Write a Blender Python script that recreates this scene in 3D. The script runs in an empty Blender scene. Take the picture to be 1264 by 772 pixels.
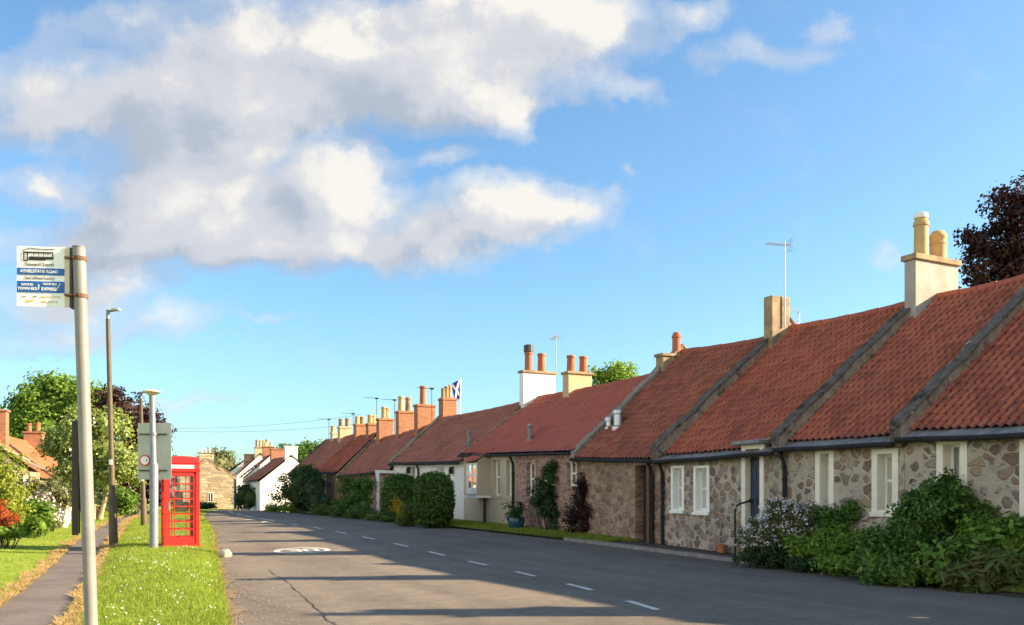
import bpy, bmesh, math, random
import numpy as np
from mathutils import Vector, Matrix
random.seed(7)
rng = np.random.default_rng(11)
C = bpy.context.scene.collection
R = math.radians
EYE, FPX = 1.55, 1100.0          # eye height, focal length in photograph pixels
def ratio(px): return (px - 632.0) / FPX

# ------------------------------------------------------------------ custom properties
def tag(o, label=None, cat=None, group=None, kind=None):
    if label: o['label'] = label
    if cat: o['category'] = cat
    if group: o['group'] = group
    if kind: o['kind'] = kind
    return o
ORG = {}
def empty(name, loc, label, cat, group=None):
    o = bpy.data.objects.new(name, None); C.objects.link(o)
    o.location = loc; o.empty_display_size = .2
    ORG[o] = Vector(loc)
    return tag(o, label, cat, group)

# ------------------------------------------------------------------ materials
MATS = {}
class NB:
    def __init__(s, name):
        s.m = bpy.data.materials.new(name); s.m.use_nodes = True
        s.t = s.m.node_tree; s.t.nodes.clear()
        s.out = s.t.nodes.new('ShaderNodeOutputMaterial')
        s.b = s.t.nodes.new('ShaderNodeBsdfPrincipled')
        s.l(s.b.outputs[0], s.out.inputs[0])
    def l(s, a, b): s.t.links.new(a, b)
    def n(s, typ, **kw):
        nd = s.t.nodes.new(typ)
        for k, v in kw.items(): setattr(nd, k, v)
        return nd
    def pos(s, scale=(1, 1, 1), rot=0):
        g = s.n('ShaderNodeNewGeometry'); mp = s.n('ShaderNodeMapping')
        mp.inputs['Scale'].default_value = scale; mp.inputs['Rotation'].default_value = (0, 0, rot)
        s.l(g.outputs['Position'], mp.inputs[0]); return mp.outputs[0]
    def noise(s, vec, scale, detail=4, rough=.55):
        nd = s.n('ShaderNodeTexNoise'); nd.inputs['Scale'].default_value = scale
        nd.inputs['Detail'].default_value = detail; nd.inputs['Roughness'].default_value = rough
        if vec is not None: s.l(vec, nd.inputs['Vector'])
        return nd.outputs[0]
    def ramp(s, fac, stops, interp='LINEAR'):
        nd = s.n('ShaderNodeValToRGB'); nd.color_ramp.interpolation = interp
        e = nd.color_ramp.elements
        while len(e) < len(stops): e.new(.5)
        for el, (p, c) in zip(e, stops):
            el.position = p; el.color = (c[0], c[1], c[2], 1) if not isinstance(c, (int, float)) else (c, c, c, 1)
        s.l(fac, nd.inputs[0]); return nd.outputs[0]
    def mix(s, fac, a, b, mode='MIX'):
        nd = s.n('ShaderNodeMix', data_type='RGBA', blend_type=mode)
        for sock, v in ((nd.inputs[0], fac), (nd.inputs[6], a), (nd.inputs[7], b)):
            if isinstance(v, (int, float)): sock.default_value = v
            elif isinstance(v, tuple): sock.default_value = (*v[:3], 1)
            else: s.l(v, sock)
        return nd.outputs[2]
    def math(s, op, a, b=0., c=None):
        nd = s.n('ShaderNodeMath', operation=op)
        for i, v in enumerate((a, b) if c is None else (a, b, c)):
            if isinstance(v, (int, float)): nd.inputs[i].default_value = v
            else: s.l(v, nd.inputs[i])
        return nd.outputs[0]
    def bump(s, h, strength=.4, dist=.02):
        nd = s.n('ShaderNodeBump'); nd.inputs['Strength'].default_value = strength
        nd.inputs['Distance'].default_value = dist
        s.l(h, nd.inputs['Height']); s.l(nd.outputs[0], s.b.inputs['Normal'])
    def col(s, c):
        if isinstance(c, tuple): s.b.inputs['Base Color'].default_value = (*c[:3], 1)
        else: s.l(c, s.b.inputs['Base Color'])
    def set(s, **kw):
        for k, v in kw.items(): s.b.inputs[k].default_value = v
        return s.m

def plain(name, c1, c2=None, scale=3., rough=.7, bump=.15, bscale=25., spec=.3, metal=0.):
    if name in MATS: return MATS[name]
    b = NB(name); p = b.pos()
    c2 = c2 or tuple(x * .75 for x in c1)
    n1 = b.noise(p, scale, 6, .6)
    b.col(b.ramp(n1, [(.3, c2), (.7, c1)]))
    if bump: b.bump(b.noise(p, bscale, 3), bump, .01)
    MATS[name] = b.set(Roughness=rough, Metallic=metal, **{'Specular IOR Level': spec})
    return MATS[name]

ROWROT = math.atan2(.891, -.454)
def rubble(name, mortar, stones, scale=5., gap=.07, share=.3, stretch=1.25, small_r=.16, big_r=.5):
    b = NB(name)
    p0 = b.pos()
    rot = b.n('ShaderNodeVectorRotate', rotation_type='Z_AXIS'); rot.inputs['Angle'].default_value = -ROWROT
    b.l(p0, rot.inputs['Vector'])
    nz = b.n('ShaderNodeTexNoise'); nz.inputs['Scale'].default_value = 3.5; nz.inputs['Detail'].default_value = 3
    b.l(rot.outputs[0], nz.inputs['Vector'])
    wv = b.n('ShaderNodeVectorMath', operation='MULTIPLY_ADD')
    b.l(nz.outputs['Color'], wv.inputs[0]); wv.inputs[1].default_value = (.16,) * 3; b.l(rot.outputs[0], wv.inputs[2])
    mp = b.n('ShaderNodeMapping'); mp.inputs['Scale'].default_value = (1, .3, stretch); b.l(wv.outputs[0], mp.inputs[0])
    v1 = b.n('ShaderNodeTexVoronoi', feature='DISTANCE_TO_EDGE'); v2 = b.n('ShaderNodeTexVoronoi', feature='F1')
    for v in (v1, v2):
        v.inputs['Scale'].default_value = scale; v.inputs['Randomness'].default_value = .95; b.l(mp.outputs[0], v.inputs['Vector'])
    sep = b.n('ShaderNodeSeparateColor'); b.l(v2.outputs['Color'], sep.inputs[0])
    rr = b.math('MULTIPLY_ADD', b.math('POWER', sep.outputs[1], 1.4), big_r - small_r, small_r)
    nzr = b.math('MULTIPLY_ADD', b.noise(p0, 9, 3), .34, -.17)
    ra = b.math('SUBTRACT', b.math('ADD', rr, nzr), v2.outputs['Distance'])
    rb = b.math('SUBTRACT', v1.outputs['Distance'], gap * .5)
    inside = b.ramp(b.math('MINIMUM', ra, rb), [(.0, 0.), (.06, 1.)])
    keep = b.math('GREATER_THAN', sep.outputs[2], share)
    mask = b.math('MULTIPLY', inside, keep)
    st = b.ramp(sep.outputs[0], [(i / (len(stones)), c) for i, c in enumerate(stones)], 'CONSTANT')
    w1 = b.n('ShaderNodeTexVoronoi', feature='F1'); w1.inputs['Scale'].default_value = scale * 2.3; b.l(mp.outputs[0], w1.inputs['Vector'])
    sp2 = b.n('ShaderNodeSeparateColor'); b.l(w1.outputs['Color'], sp2.inputs[0])
    r2 = b.math('ADD', b.math('MULTIPLY_ADD', sp2.outputs[1], .42, .02), nzr)
    m2 = b.ramp(b.math('SUBTRACT', r2, w1.outputs['Distance']), [(.0, 0.), (.09, 1.)])
    st2 = b.ramp(sp2.outputs[0], [(i / (len(stones)), c) for i, c in enumerate(reversed(stones))], 'CONSTANT')
    st = b.mix(mask, st2, st)
    mask = b.math('MAXIMUM', mask, b.math('MULTIPLY', m2, .85))
    fine = b.noise(p0, 22, 5)
    st = b.mix(.55, st, b.ramp(fine, [(.25, .25), (.75, .9)]), 'OVERLAY')
    big = b.noise(p0, 1.1, 5)
    mo = b.mix(b.ramp(big, [(.35, 0.), (.7, 1.)]), tuple(x * .72 for x in mortar), mortar)
    mo = b.mix(b.ramp(b.noise(p0, 2.7, 7, .7), [(.52, 0.), (.68, .55)]), mo, tuple(x * .5 for x in mortar))
    mo = b.mix(.45, mo, b.ramp(b.noise(p0, 60, 3), [(.3, .3), (.7, .8)]), 'OVERLAY')
    b.col(b.mix(b.math('MULTIPLY', mask, .93), mo, st))
    h = b.math('ADD', b.math('MULTIPLY', mask, .7), b.math('MULTIPLY', fine, .5))
    b.bump(h, 1., .04)
    MATS[name] = b.set(Roughness=.9, **{'Specular IOR Level': .2}); return MATS[name]

def tiles(name, cols, rough=.75, dirt_shade=(.06, .045, .038), dirtamt=.5, valley_shade=.9):
    b = NB(name)
    uv = b.n('ShaderNodeUVMap'); fl = b.n('ShaderNodeVectorMath', operation='FLOOR'); b.l(uv.outputs[0], fl.inputs[0])
    wn = b.n('ShaderNodeTexWhiteNoise', noise_dimensions='2D'); b.l(fl.outputs[0], wn.inputs['Vector'])
    c = b.ramp(wn.outputs['Value'], [(i / (len(cols) - 1), k) for i, k in enumerate(cols)])
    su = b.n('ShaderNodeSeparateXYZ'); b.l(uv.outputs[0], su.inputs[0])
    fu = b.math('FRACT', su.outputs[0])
    c = b.mix(b.ramp(b.math('ABSOLUTE', b.math('SUBTRACT', fu, .75)), [(.0, valley_shade), (.10, valley_shade), (.26, 0.)]), c, dirt_shade)  # valley grime deepened to paint in the shade between tile ribs
    p = b.pos()
    big = b.noise(p, .7, 6, .65); fine = b.noise(p, 14, 5)
    c = b.mix(b.math('MULTIPLY', b.ramp(big, [(.5, 0.), (.8, 1.)]), dirtamt), c, dirt_shade)
    c = b.mix(b.math('MULTIPLY', b.ramp(fine, [(.58, 0.), (.8, 1.)]), .35), c, dirt_shade)
    li = b.noise(p, 9, 2)
    c = b.mix(b.ramp(li, [(.72, 0.), (.78, .5)]), c, (.32, .29, .23))
    b.col(c); b.bump(fine, .35, .01)
    MATS[name] = b.set(Roughness=rough, **{'Specular IOR Level': .25}); return MATS[name]

def leafmat(name, c1, c2, c3=None, trans=.45):
    b = NB(name)
    g = b.n('ShaderNodeNewGeometry')
    st = [(0., c1), (.65, c2), (1., c3 or c2)]
    c = b.ramp(g.outputs['Random Per Island'], st)
    big = b.noise(b.pos(), 1.3, 3)
    c = b.mix(.35, c, b.ramp(big, [(.3, .3), (.7, .72)]), 'OVERLAY')
    b.col(c)
    tr = b.n('ShaderNodeBsdfTranslucent'); b.l(c, tr.inputs[0])
    ms = b.n('ShaderNodeMixShader'); ms.inputs[0].default_value = trans
    b.l(b.b.outputs[0], ms.inputs[1]); b.l(tr.outputs[0], ms.inputs[2]); b.l(ms.outputs[0], b.out.inputs[0])
    MATS[name] = b.set(Roughness=.55, **{'Specular IOR Level': .3}); return MATS[name]

def lichen(name, c1, c2):
    b = NB(name); p = b.pos()
    c = b.ramp(b.noise(p, 4, 6, .65), [(.32, c2), (.68, c1)])
    c = b.mix(b.ramp(b.noise(p, 2.2, 7, .7), [(.56, 0.), (.62, .85)]), c, tuple(x * .45 for x in c2))
    c = b.mix(b.ramp(b.noise(p, 5.5, 5, .7), [(.64, 0.), (.68, .9)]), c, (.46, .42, .36))
    b.col(c); b.bump(b.noise(p, 16, 5), .6, .02)
    MATS[name] = b.set(Roughness=.95, **{'Specular IOR Level': .15}); return MATS[name]
M = MATS
rubble('rubble_wall', (.43, .37, .29), [(.14, .095, .07), (.20, .14, .10), (.11, .088, .076), (.23, .145, .11), (.17, .14, .115), (.27, .195, .12), (.19, .12, .092), (.22, .185, .15), (.33, .27, .19), (.26, .235, .205)], 3.7, .10, .06, 1.15, .36, .88)
rubble('small_rubble_wall', (.43, .37, .29), [(.14, .095, .07), (.20, .14, .10), (.11, .088, .076), (.23, .145, .11), (.17, .14, .115), (.27, .195, .12), (.19, .12, .092), (.22, .185, .15), (.33, .27, .19), (.26, .235, .205)], 5.2, .09, .02, 1.15, .44, .95)
rubble('brown_rubble', (.34, .25, .18), [(.21, .13, .085), (.29, .185, .12), (.15, .10, .075), (.33, .225, .14), (.24, .17, .125)], 3.4, .06, .02, 1.6, .5, .95)
rubble('pink_rubble', (.37, .26, .205), [(.33, .175, .135), (.25, .13, .105), (.37, .24, .185), (.2, .12, .1), (.3, .2, .155)], 3.9, .06, .04, 1.5, .45, .9)
rubble('ochre_stone', (.43, .34, .22), [(.39, .3, .19), (.31, .235, .15), (.44, .35, .235), (.27, .205, .14)], 2.6, .03, .05, 1.7, .5, .9)
plain('cream_render', (.46, .40, .29), (.39, .34, .25), 1.5, .9, .25, 40)
plain('white_render', (.74, .73, .70), (.62, .61, .58), 1.2, .85, .2, 30)
plain('white_paint', (.78, .77, .72), (.70, .69, .63), 4, .5, .05)
plain('cream_paint', (.78, .73, .60), (.66, .61, .49), 4, .55, .05)
plain('slate', (.25, .235, .22), (.12, .11, .10), 5, .65, .35, 12)
plain('lead', (.24, .235, .235), (.13, .128, .128), 4, .5, .2, 9)
lichen('stone_skew', (.16, .13, .105), (.06, .05, .042))
lichen('pale_skew', (.33, .27, .20), (.17, .14, .11))
lichen('skew_side', (.34, .26, .19), (.17, .125, .095))
plain('grey_render', (.42, .38, .33), (.27, .24, .2), 2.2, .9, .3, 30)
plain('buff_render', (.52, .40, .24), (.40, .30, .17), 2.4, .9, .3, 30)
plain('weathered_stone', (.40, .29, .16), (.16, .12, .09), 3.2, .95, .5, 14)
plain('terracotta', (.42, .15, .07), (.30, .10, .05), 4, .8, .2, 30)
plain('buff_clay', (.55, .38, .17), (.42, .27, .12), 4, .8, .2, 30)
plain('dull_clay', (.36, .23, .13), (.2, .13, .08), 4, .85, .2, 30)
plain('black_iron', (.013, .013, .013), (.026, .024, .022), 6, .7, .1, spec=.2)
plain('dark_wood', (.055, .032, .022), (.03, .018, .014), 6, .6, .2)
plain('brown_wood', (.12, .065, .04), (.07, .04, .028), 6, .7, .2)
plain('navy_paint', (.018, .03, .075), (.012, .02, .05), 5, .4, .05, spec=.5)
plain('red_paint', (.66, .022, .016), (.52, .016, .012), 3, .38, .06, 12, spec=.5)
plain('opal', (.82, .80, .72), (.78, .75, .66), 3, .4, 0)
plain('galvanised', (.22, .235, .26), (.16, .17, .19), 7, .5, .08, metal=.2)
plain('stop_pole', (.24, .225, .20), (.18, .17, .155), 5, .5, .06, metal=.1)
plain('brown_post', (.115, .082, .045), (.075, .055, .03), 5, .6, .1)
plain('alu', (.42, .44, .39), (.35, .37, .33), 4, .5, .06, metal=.25)
plain('dark_alu', (.045, .042, .04), (.06, .055, .05), 6, .5, .05)
plain('case_brown', (.05, .032, .024), (.035, .024, .02), 6, .5, .05)
plain('sign_white', (.85, .84, .80), (.82, .80, .76), 6, .5, 0)
plain('sign_flange', (.62, .52, .38), (.52, .43, .31), 6, .6, 0)
plain('sign_blue', (.02, .11, .36), (.025, .13, .4), 6, .5, 0)
plain('sign_black', (.02, .02, .02), (.03, .028, .025), 6, .5, 0)
plain('sign_brown', (.16, .10, .06), (.2, .13, .08), 6, .5, 0)
plain('sign_yellow', (.65, .42, .07), (.7, .5, .14), 6, .5, 0)
plain('rust', (.16, .085, .05), (.1, .06, .04), 12, .8, .2)
plain('steel', (.5, .5, .5), (.36, .36, .37), 8, .35, .05, metal=.8)
plain('flag_blue', (.012, .05, .30), (.015, .06, .34), 4, .8, 0)
plain('flag_white', (.75, .75, .75), (.7, .7, .7), 4, .8, 0)
plain('blue_glaze', (.02, .07, .11), (.015, .05, .08), 5, .25, .05, spec=.5)
plain('bark_pale', (.42, .33, .22), (.24, .18, .12), 6, .9, .5, 14)
plain('bark_dark', (.07, .055, .045), (.04, .032, .027), 6, .95, .5, 14)
plain('curtain', (.7, .7, .7), (.58, .59, .6), 9, .9, .2, 20)
plain('path_asphalt', (.175, .14, .122), (.11, .09, .08), 1.4, .95, .4, 45)
plain('paving', (.20, .175, .155), (.11, .097, .088), 2.2, .9, .4, 20)
plain('kerb_stone', (.26, .235, .21), (.15, .135, .12), 3, .9, .4, 22)
plain('soil', (.10, .07, .045), (.05, .036, .025), 3, .95, .6, 14)
plain('straw', (.44, .30, .12), (.26, .17, .065), 5, .95, .5, 30)
plain('grit', (.24, .17, .10), (.12, .088, .055), 7, .95, .7, 40)
plain('pebble', (.38, .29, .2), (.2, .15, .11), 9, .9, .3, 30)
plain('pale_stone', (.6, .54, .42), (.42, .36, .27), 5, .9, .5, 18)
plain('petal', (.8, .8, .76), (.72, .7, .66), 6, .7, 0)
plain('pink_petal', (.72, .52, .5), (.75, .68, .62), 3, .7, 0)
plain('room_dark', (.03, .028, .026), (.02, .02, .02), 3, .9, 0)
plain('road_paint', (.72, .69, .63), (.42, .40, .36), 7, .8, .2, 40)
plain('tar', (.045, .04, .036), (.085, .072, .06), 10, .8, .2, 40)

def brick():
    b = NB('brick'); p0 = b.pos()
    rot = b.n('ShaderNodeVectorRotate', rotation_type='Z_AXIS'); rot.inputs['Angle'].default_value = -ROWROT
    b.l(p0, rot.inputs['Vector'])
    sx = b.n('ShaderNodeSeparateXYZ'); b.l(rot.outputs[0], sx.inputs[0])
    cb = b.n('ShaderNodeCombineXYZ'); b.l(b.math('ADD', sx.outputs[0], sx.outputs[1]), cb.inputs[0]); b.l(sx.outputs[2], cb.inputs[1])
    br = b.n('ShaderNodeTexBrick'); b.l(cb.outputs[0], br.inputs['Vector'])
    br.inputs['Scale'].default_value = 1; br.inputs['Brick Width'].default_value = .225; br.inputs['Row Height'].default_value = .075
    br.inputs['Mortar Size'].default_value = .008
    br.inputs['Color1'].default_value = (.25, .085, .04, 1); br.inputs['Color2'].default_value = (.36, .135, .058, 1)
    br.inputs['Mortar'].default_value = (.27, .18, .11, 1)
    n = b.noise(p0, 3, 5)
    b.col(b.mix(b.ramp(n, [(.5, 0.), (.8, .7)]), br.outputs[0], (.15, .085, .06)))
    b.bump(br.outputs[1], -.3, .01)
    MATS['brick'] = b.set(Roughness=.9)
brick()
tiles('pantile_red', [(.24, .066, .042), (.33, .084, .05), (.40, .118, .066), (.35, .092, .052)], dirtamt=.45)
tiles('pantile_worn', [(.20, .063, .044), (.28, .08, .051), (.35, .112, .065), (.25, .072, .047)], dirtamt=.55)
tiles('concrete_red', [(.32, .08, .054), (.35, .088, .058), (.375, .102, .065), (.335, .083, .056)], dirtamt=.22, valley_shade=.3)
tiles('dark_tile', [(.22, .08, .055), (.29, .10, .065), (.34, .125, .08), (.25, .088, .06)], dirtamt=.4, valley_shade=.4)
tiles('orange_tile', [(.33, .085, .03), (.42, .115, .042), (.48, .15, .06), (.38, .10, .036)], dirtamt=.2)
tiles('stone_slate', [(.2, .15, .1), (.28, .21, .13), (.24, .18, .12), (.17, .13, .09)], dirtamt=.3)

def glassmat():
    b = NB('window_glass')
    tr = b.n('ShaderNodeBsdfTransparent'); gl = b.n('ShaderNodeBsdfGlossy'); gl.inputs['Roughness'].default_value = .03
    fr = b.n('ShaderNodeFresnel'); fr.inputs['IOR'].default_value = 1.6
    tr.inputs[0].default_value = (.95, .96, .95, 1)
    ms = b.n('ShaderNodeMixShader'); b.l(b.math('ADD', fr.outputs[0], .02), ms.inputs[0]); b.l(tr.outputs[0], ms.inputs[1]); b.l(gl.outputs[0], ms.inputs[2])
    b.l(ms.outputs[0], b.out.inputs[0]); MATS['window_glass'] = b.m
glassmat()

def roadmat():
    b = NB('asphalt'); p = b.pos()
    big = b.noise(p, .35, 6, .6); mid = b.noise(p, 3.2, 6, .65); fine = b.noise(p, 90, 3, .7)
    c = b.ramp(big, [(.3, (.13, .106, .082)), (.7, (.178, .147, .115))])
    c = b.mix(.55, c, b.ramp(mid, [(.3, .35), (.7, .65)]), 'OVERLAY')
    c = b.mix(.9, c, b.ramp(fine, [(.3, .12), (.7, .88)]), 'OVERLAY')
    # worn wheel tracks and old patching run along the street
    rot = b.n('ShaderNodeVectorRotate', rotation_type='Z_AXIS'); rot.inputs['Angle'].default_value = -R(117)
    b.l(p, rot.inputs['Vector'])
    st = b.n('ShaderNodeMapping'); st.inputs['Scale'].default_value = (.035, .75, 1); b.l(rot.outputs[0], st.inputs[0])
    c = b.mix(.5, c, b.ramp(b.noise(st.outputs[0], 1.6, 4), [(.35, .38), (.65, .62)]), 'OVERLAY')
    pt = b.n('ShaderNodeTexVoronoi', feature='F1', distance='CHEBYCHEV'); pt.inputs['Scale'].default_value = .16; pmp = b.n('ShaderNodeMapping'); pmp.inputs['Scale'].default_value = (.35, 1.3, 1); b.l(rot.outputs[0], pmp.inputs[0]); b.l(pmp.outputs[0], pt.inputs['Vector'])
    psx = b.n('ShaderNodeSeparateColor'); b.l(pt.outputs['Color'], psx.inputs[0])
    c = b.mix(.3, c, b.ramp(psx.outputs[0], [(.0, .38), (1., .62)]), 'OVERLAY')
    spk = b.n('ShaderNodeTexVoronoi'); spk.inputs['Scale'].default_value = 38; b.l(p, spk.inputs['Vector'])
    c = b.mix(b.ramp(spk.outputs['Distance'], [(.12, .35), (.2, 0.)]), c, (.36, .31, .25))
    b.col(c); b.bump(fine, .5, .012)
    MATS['asphalt'] = b.set(Roughness=.85, **{'Specular IOR Level': .25})
roadmat()
def grassmat():
    b = NB('turf'); p = b.pos()
    c = b.ramp(b.noise(p, .8, 6, .6), [(.3, (.18, .25, .024)), (.7, (.27, .33, .042))])
    c = b.mix(.6, c, b.ramp(b.noise(p, 30, 4), [(.3, .3), (.7, .75)]), 'OVERLAY')
    b.col(c); b.bump(b.noise(p, 45, 4), .8, .03)
    MATS['turf'] = b.set(Roughness=.9, **{'Specular IOR Level': .15})
grassmat()
leafmat('grass_blade', (.16, .24, .02), (.25, .34, .035), (.38, .38, .08), .5)
leafmat('straw_blade', (.42, .29, .11), (.55, .40, .17), (.25, .2, .07), .4)
leafmat('leaf_mid', (.05, .115, .018), (.10, .195, .03), (.17, .27, .05))
leafmat('leaf_fresh', (.10, .19, .022), (.17, .29, .038), (.27, .37, .065))
leafmat('leaf_dark', (.025, .06, .018), (.045, .095, .027), (.07, .13, .035))
leafmat('leaf_hedge', (.055, .11, .02), (.095, .17, .032), (.14, .22, .045))
leafmat('leaf_bright', (.10, .20, .02), (.18, .30, .035), (.26, .37, .06))
leafmat('leaf_lime', (.16, .22, .02), (.26, .30, .035), (.32, .34, .06))
leafmat('leaf_pale', (.17, .23, .045), (.30, .36, .10), (.40, .47, .14))
leafmat('leaf_olive', (.10, .12, .035), (.16, .17, .06), (.2, .2, .08))
leafmat('leaf_copper', (.024, .011, .012), (.045, .018, .016), (.085, .035, .024), .35)
leafmat('leaf_red', (.30, .05, .015), (.42, .09, .02), (.35, .14, .03))
leafmat('leaf_yellow', (.40, .27, .02), (.5, .36, .03), (.25, .24, .04))
leafmat('leaf_rust', (.13, .085, .03), (.10, .17, .035), (.16, .19, .05))
leafmat('flower_white', (.62, .60, .57), (.72, .70, .67), (.68, .62, .62), .3)

# ------------------------------------------------------------------ mesh builder
class MB:
    def __init__(s): s.v = []; s.f = []; s.mi = []; s.uv = {}
    def add(s, vs, fs, m=0):
        o = len(s.v); s.v += [tuple(p) for p in vs]
        for f in fs: s.f.append(tuple(i + o for i in f)); s.mi.append(m)
    def hexa(s, p, m=0):      # p: 8 corners, bottom ring then top ring
        s.add(p, [(3, 2, 1, 0), (4, 5, 6, 7), (0, 1, 5, 4), (1, 2, 6, 5), (2, 3, 7, 6), (3, 0, 4, 7)], m)
    def box(s, lo, hi, m=0, mat=None):
        x0, y0, z0 = lo; x1, y1, z1 = hi
        p = [Vector(q) for q in ((x0, y0, z0), (x1, y0, z0), (x1, y1, z0), (x0, y1, z0), (x0, y0, z1), (x1, y0, z1), (x1, y1, z1), (x0, y1, z1))]
        if mat: p = [mat @ q for q in p]
        s.hexa(p, m)
    def tube(s, pts, rads, n=10, m=0, caps=True):
        pts = [Vector(p) for p in pts]
        if not hasattr(rads, '__len__'): rads = [rads] * len(pts)
        o = len(s.v)
        for i, p in enumerate(pts):
            t = (pts[min(i + 1, len(pts) - 1)] - pts[max(i - 1, 0)]).normalized()
            a = t.cross(Vector((0, 0, 1)))
            if a.length < .05: a = t.cross(Vector((1, 0, 0)))
            a.normalize(); b = t.cross(a)
            for k in range(n):
                th = 2 * math.pi * k / n
                s.v.append(tuple(p + (a * math.cos(th) + b * math.sin(th)) * rads[i]))
        for i in range(len(pts) - 1):
            for k in range(n):
                k2 = (k + 1) % n
                s.f.append((o + i * n + k, o + i * n + k2, o + (i + 1) * n + k2, o + (i + 1) * n + k)); s.mi.append(m)
        if caps:
            s.f.append(tuple(o + k for k in range(n))); s.mi.append(m)
            s.f.append(tuple(o + (len(pts) - 1) * n + k for k in reversed(range(n)))); s.mi.append(m)
    def lathe(s, c, prof, n=16, m=0):
        o = len(s.v)
        for r, z in prof:
            for k in range(n):
                th = 2 * math.pi * k / n
                s.v.append((c[0] + r * math.cos(th), c[1] + r * math.sin(th), c[2] + z))
        for i in range(len(prof) - 1):
            for k in range(n):
                k2 = (k + 1) % n
                s.f.append((o + i * n + k, o + i * n + k2, o + (i + 1) * n + k2, o + (i + 1) * n + k)); s.mi.append(m)
        s.f.append(tuple(o + k for k in reversed(range(n)))); s.mi.append(m)
        s.f.append(tuple(o + (len(prof) - 1) * n + k for k in range(n))); s.mi.append(m)
    def build(s, name, mats, parent=None, smooth=False, bevel=0):
        me = bpy.data.meshes.new(name)
        off = ORG.get(parent, Vector((0, 0, 0))) if parent else Vector((0, 0, 0))
        me.from_pydata([(x - off.x, y - off.y, z - off.z) for x, y, z in s.v], [], s.f)
        if not isinstance(mats, (list, tuple)): mats = [mats]
        for m in mats: me.materials.append(M[m] if isinstance(m, str) else m)
        if len(mats) > 1: me.polygons.foreach_set('material_index', s.mi)
        if smooth: me.polygons.foreach_set('use_smooth', [True] * len(me.polygons))
        if s.uv:
            ul = me.uv_layers.new(name='UVMap')
            for p in me.polygons:
                c = s.uv.get(p.index)
                if c is not None:
                    for li in p.loop_indices: ul.data[li].uv = c
        me.update()
        o = bpy.data.objects.new(name, me); C.objects.link(o)
        if parent: o.parent = parent; ORG[o] = off
        if bevel:
            bv = o.modifiers.new('bevel', 'BEVEL'); bv.width = bevel; bv.segments = 2; bv.limit_method = 'ANGLE'
        if smooth:
            try: me.set_sharp_from_angle(angle=R(40))
            except Exception: pass
        return o

def npmesh(name, V, F, mats, parent=None, mi=None, uv=None, smooth=False):
    """V (n,3), F (m,4 or 3) numpy arrays"""
    me = bpy.data.meshes.new(name)
    off = ORG.get(parent, Vector((0, 0, 0))) if parent else Vector((0, 0, 0))
    V = np.asarray(V, dtype=np.float32) - np.array(off, dtype=np.float32)
    k = F.shape[1]
    me.vertices.add(len(V)); me.vertices.foreach_set('co', V.ravel())
    me.loops.add(F.size); me.loops.foreach_set('vertex_index', F.astype(np.int32).ravel())
    me.polygons.add(len(F)); me.polygons.foreach_set('loop_start', np.arange(len(F), dtype=np.int32) * k)
    try: me.polygons.foreach_set('loop_total', np.full(len(F), k, dtype=np.int32))
    except Exception: pass
    for m in (mats if isinstance(mats, (list, tuple)) else [mats]): me.materials.append(M[m])
    if mi is not None: me.polygons.foreach_set('material_index', mi.astype(np.int32))
    if smooth: me.polygons.foreach_set('use_smooth', np.ones(len(F), dtype=bool))
    if uv is not None:
        ul = me.uv_layers.new(name='UVMap'); ul.data.foreach_set('uv', uv.astype(np.float32).ravel())
    me.update(calc_edges=True); me.validate()
    o = bpy.data.objects.new(name, me); C.objects.link(o)
    if parent: o.parent = parent; ORG[o] = off
    return o

# ------------------------------------------------------------------ lie of the land
PZ = ([-60, 18, 21, 26, 32, 38, 46, 60, 80, 120, 200, 420], [0, 0, .04, .2, .36, .47, .53, .50, .26, -.3, -.8, -1.5])
def gz(x, y): return float(np.interp(y, PZ[0], PZ[1]))
def line(pts):
    ys = [p[1] for p in pts]; xs = [p[0] for p in pts]
    def f(y):
        if y < ys[0]: return xs[0] + (y - ys[0]) * (xs[1] - xs[0]) / (ys[1] - ys[0])
        if y > ys[-1]: return xs[-1] + (y - ys[-1]) * (xs[-1] - xs[-2]) / (ys[-1] - ys[-2])
        return float(np.interp(y, ys, xs))
    return f
PL = line([(-7.2, 12.5), (-11.1, 21.9), (-12.5, 25.3), (-17.0, 38), (-22, 52), (-28, 70)])
PR = line([(-5.25, 10.7), (-9.0, 19.4), (-10.9, 24), (-14.0, 32), (-16, 37), (-21, 51), (-27, 70)])
RL = line([(-3.42, 10.66), (-6.4, 19.4), (-7.9, 23.6), (-9.9, 29.5), (-14.2, 41), (-18.6, 54), (-23, 70), (-27, 90), (-30, 120)])
RR = line([(7.95, 13.3), (5.1, 20.6), (2.6, 25), (-1.4, 31.2), (-6.2, 39), (-11.2, 49), (-15.2, 58), (-18.6, 68), (-22.5, 90), (-25, 120)])
def WL(y): return 16.25 - .5095 * y
def ground_at(px, py, dz=0.):
    y = 20.
    for _ in range(60):
        y = .6 * y + .4 * FPX * (EYE - gz(0, y) - dz) / max(py - 612., 1.)
    return ratio(px) * y, y

def hump(y): return .06 + .17 * float(np.interp(y, [6, 12, 17, 20.5, 23, 27], [.35, .6, .9, 1., .35, .0]))
def vergez(t, x, y): return gz(x, y) + .02 + hump(y) * math.sin(math.pi * min(max(t, 0), 1)) ** .6 + .02 * math.sin(x * 2.1 + y * 1.3) * math.sin(math.pi * t)
def lawnz(d, x, y): return gz(x, y) + .03 + .25 * (1 - math.exp(-d / 9.)) + .02 * math.sin(x * .9 + y * .7)

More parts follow.
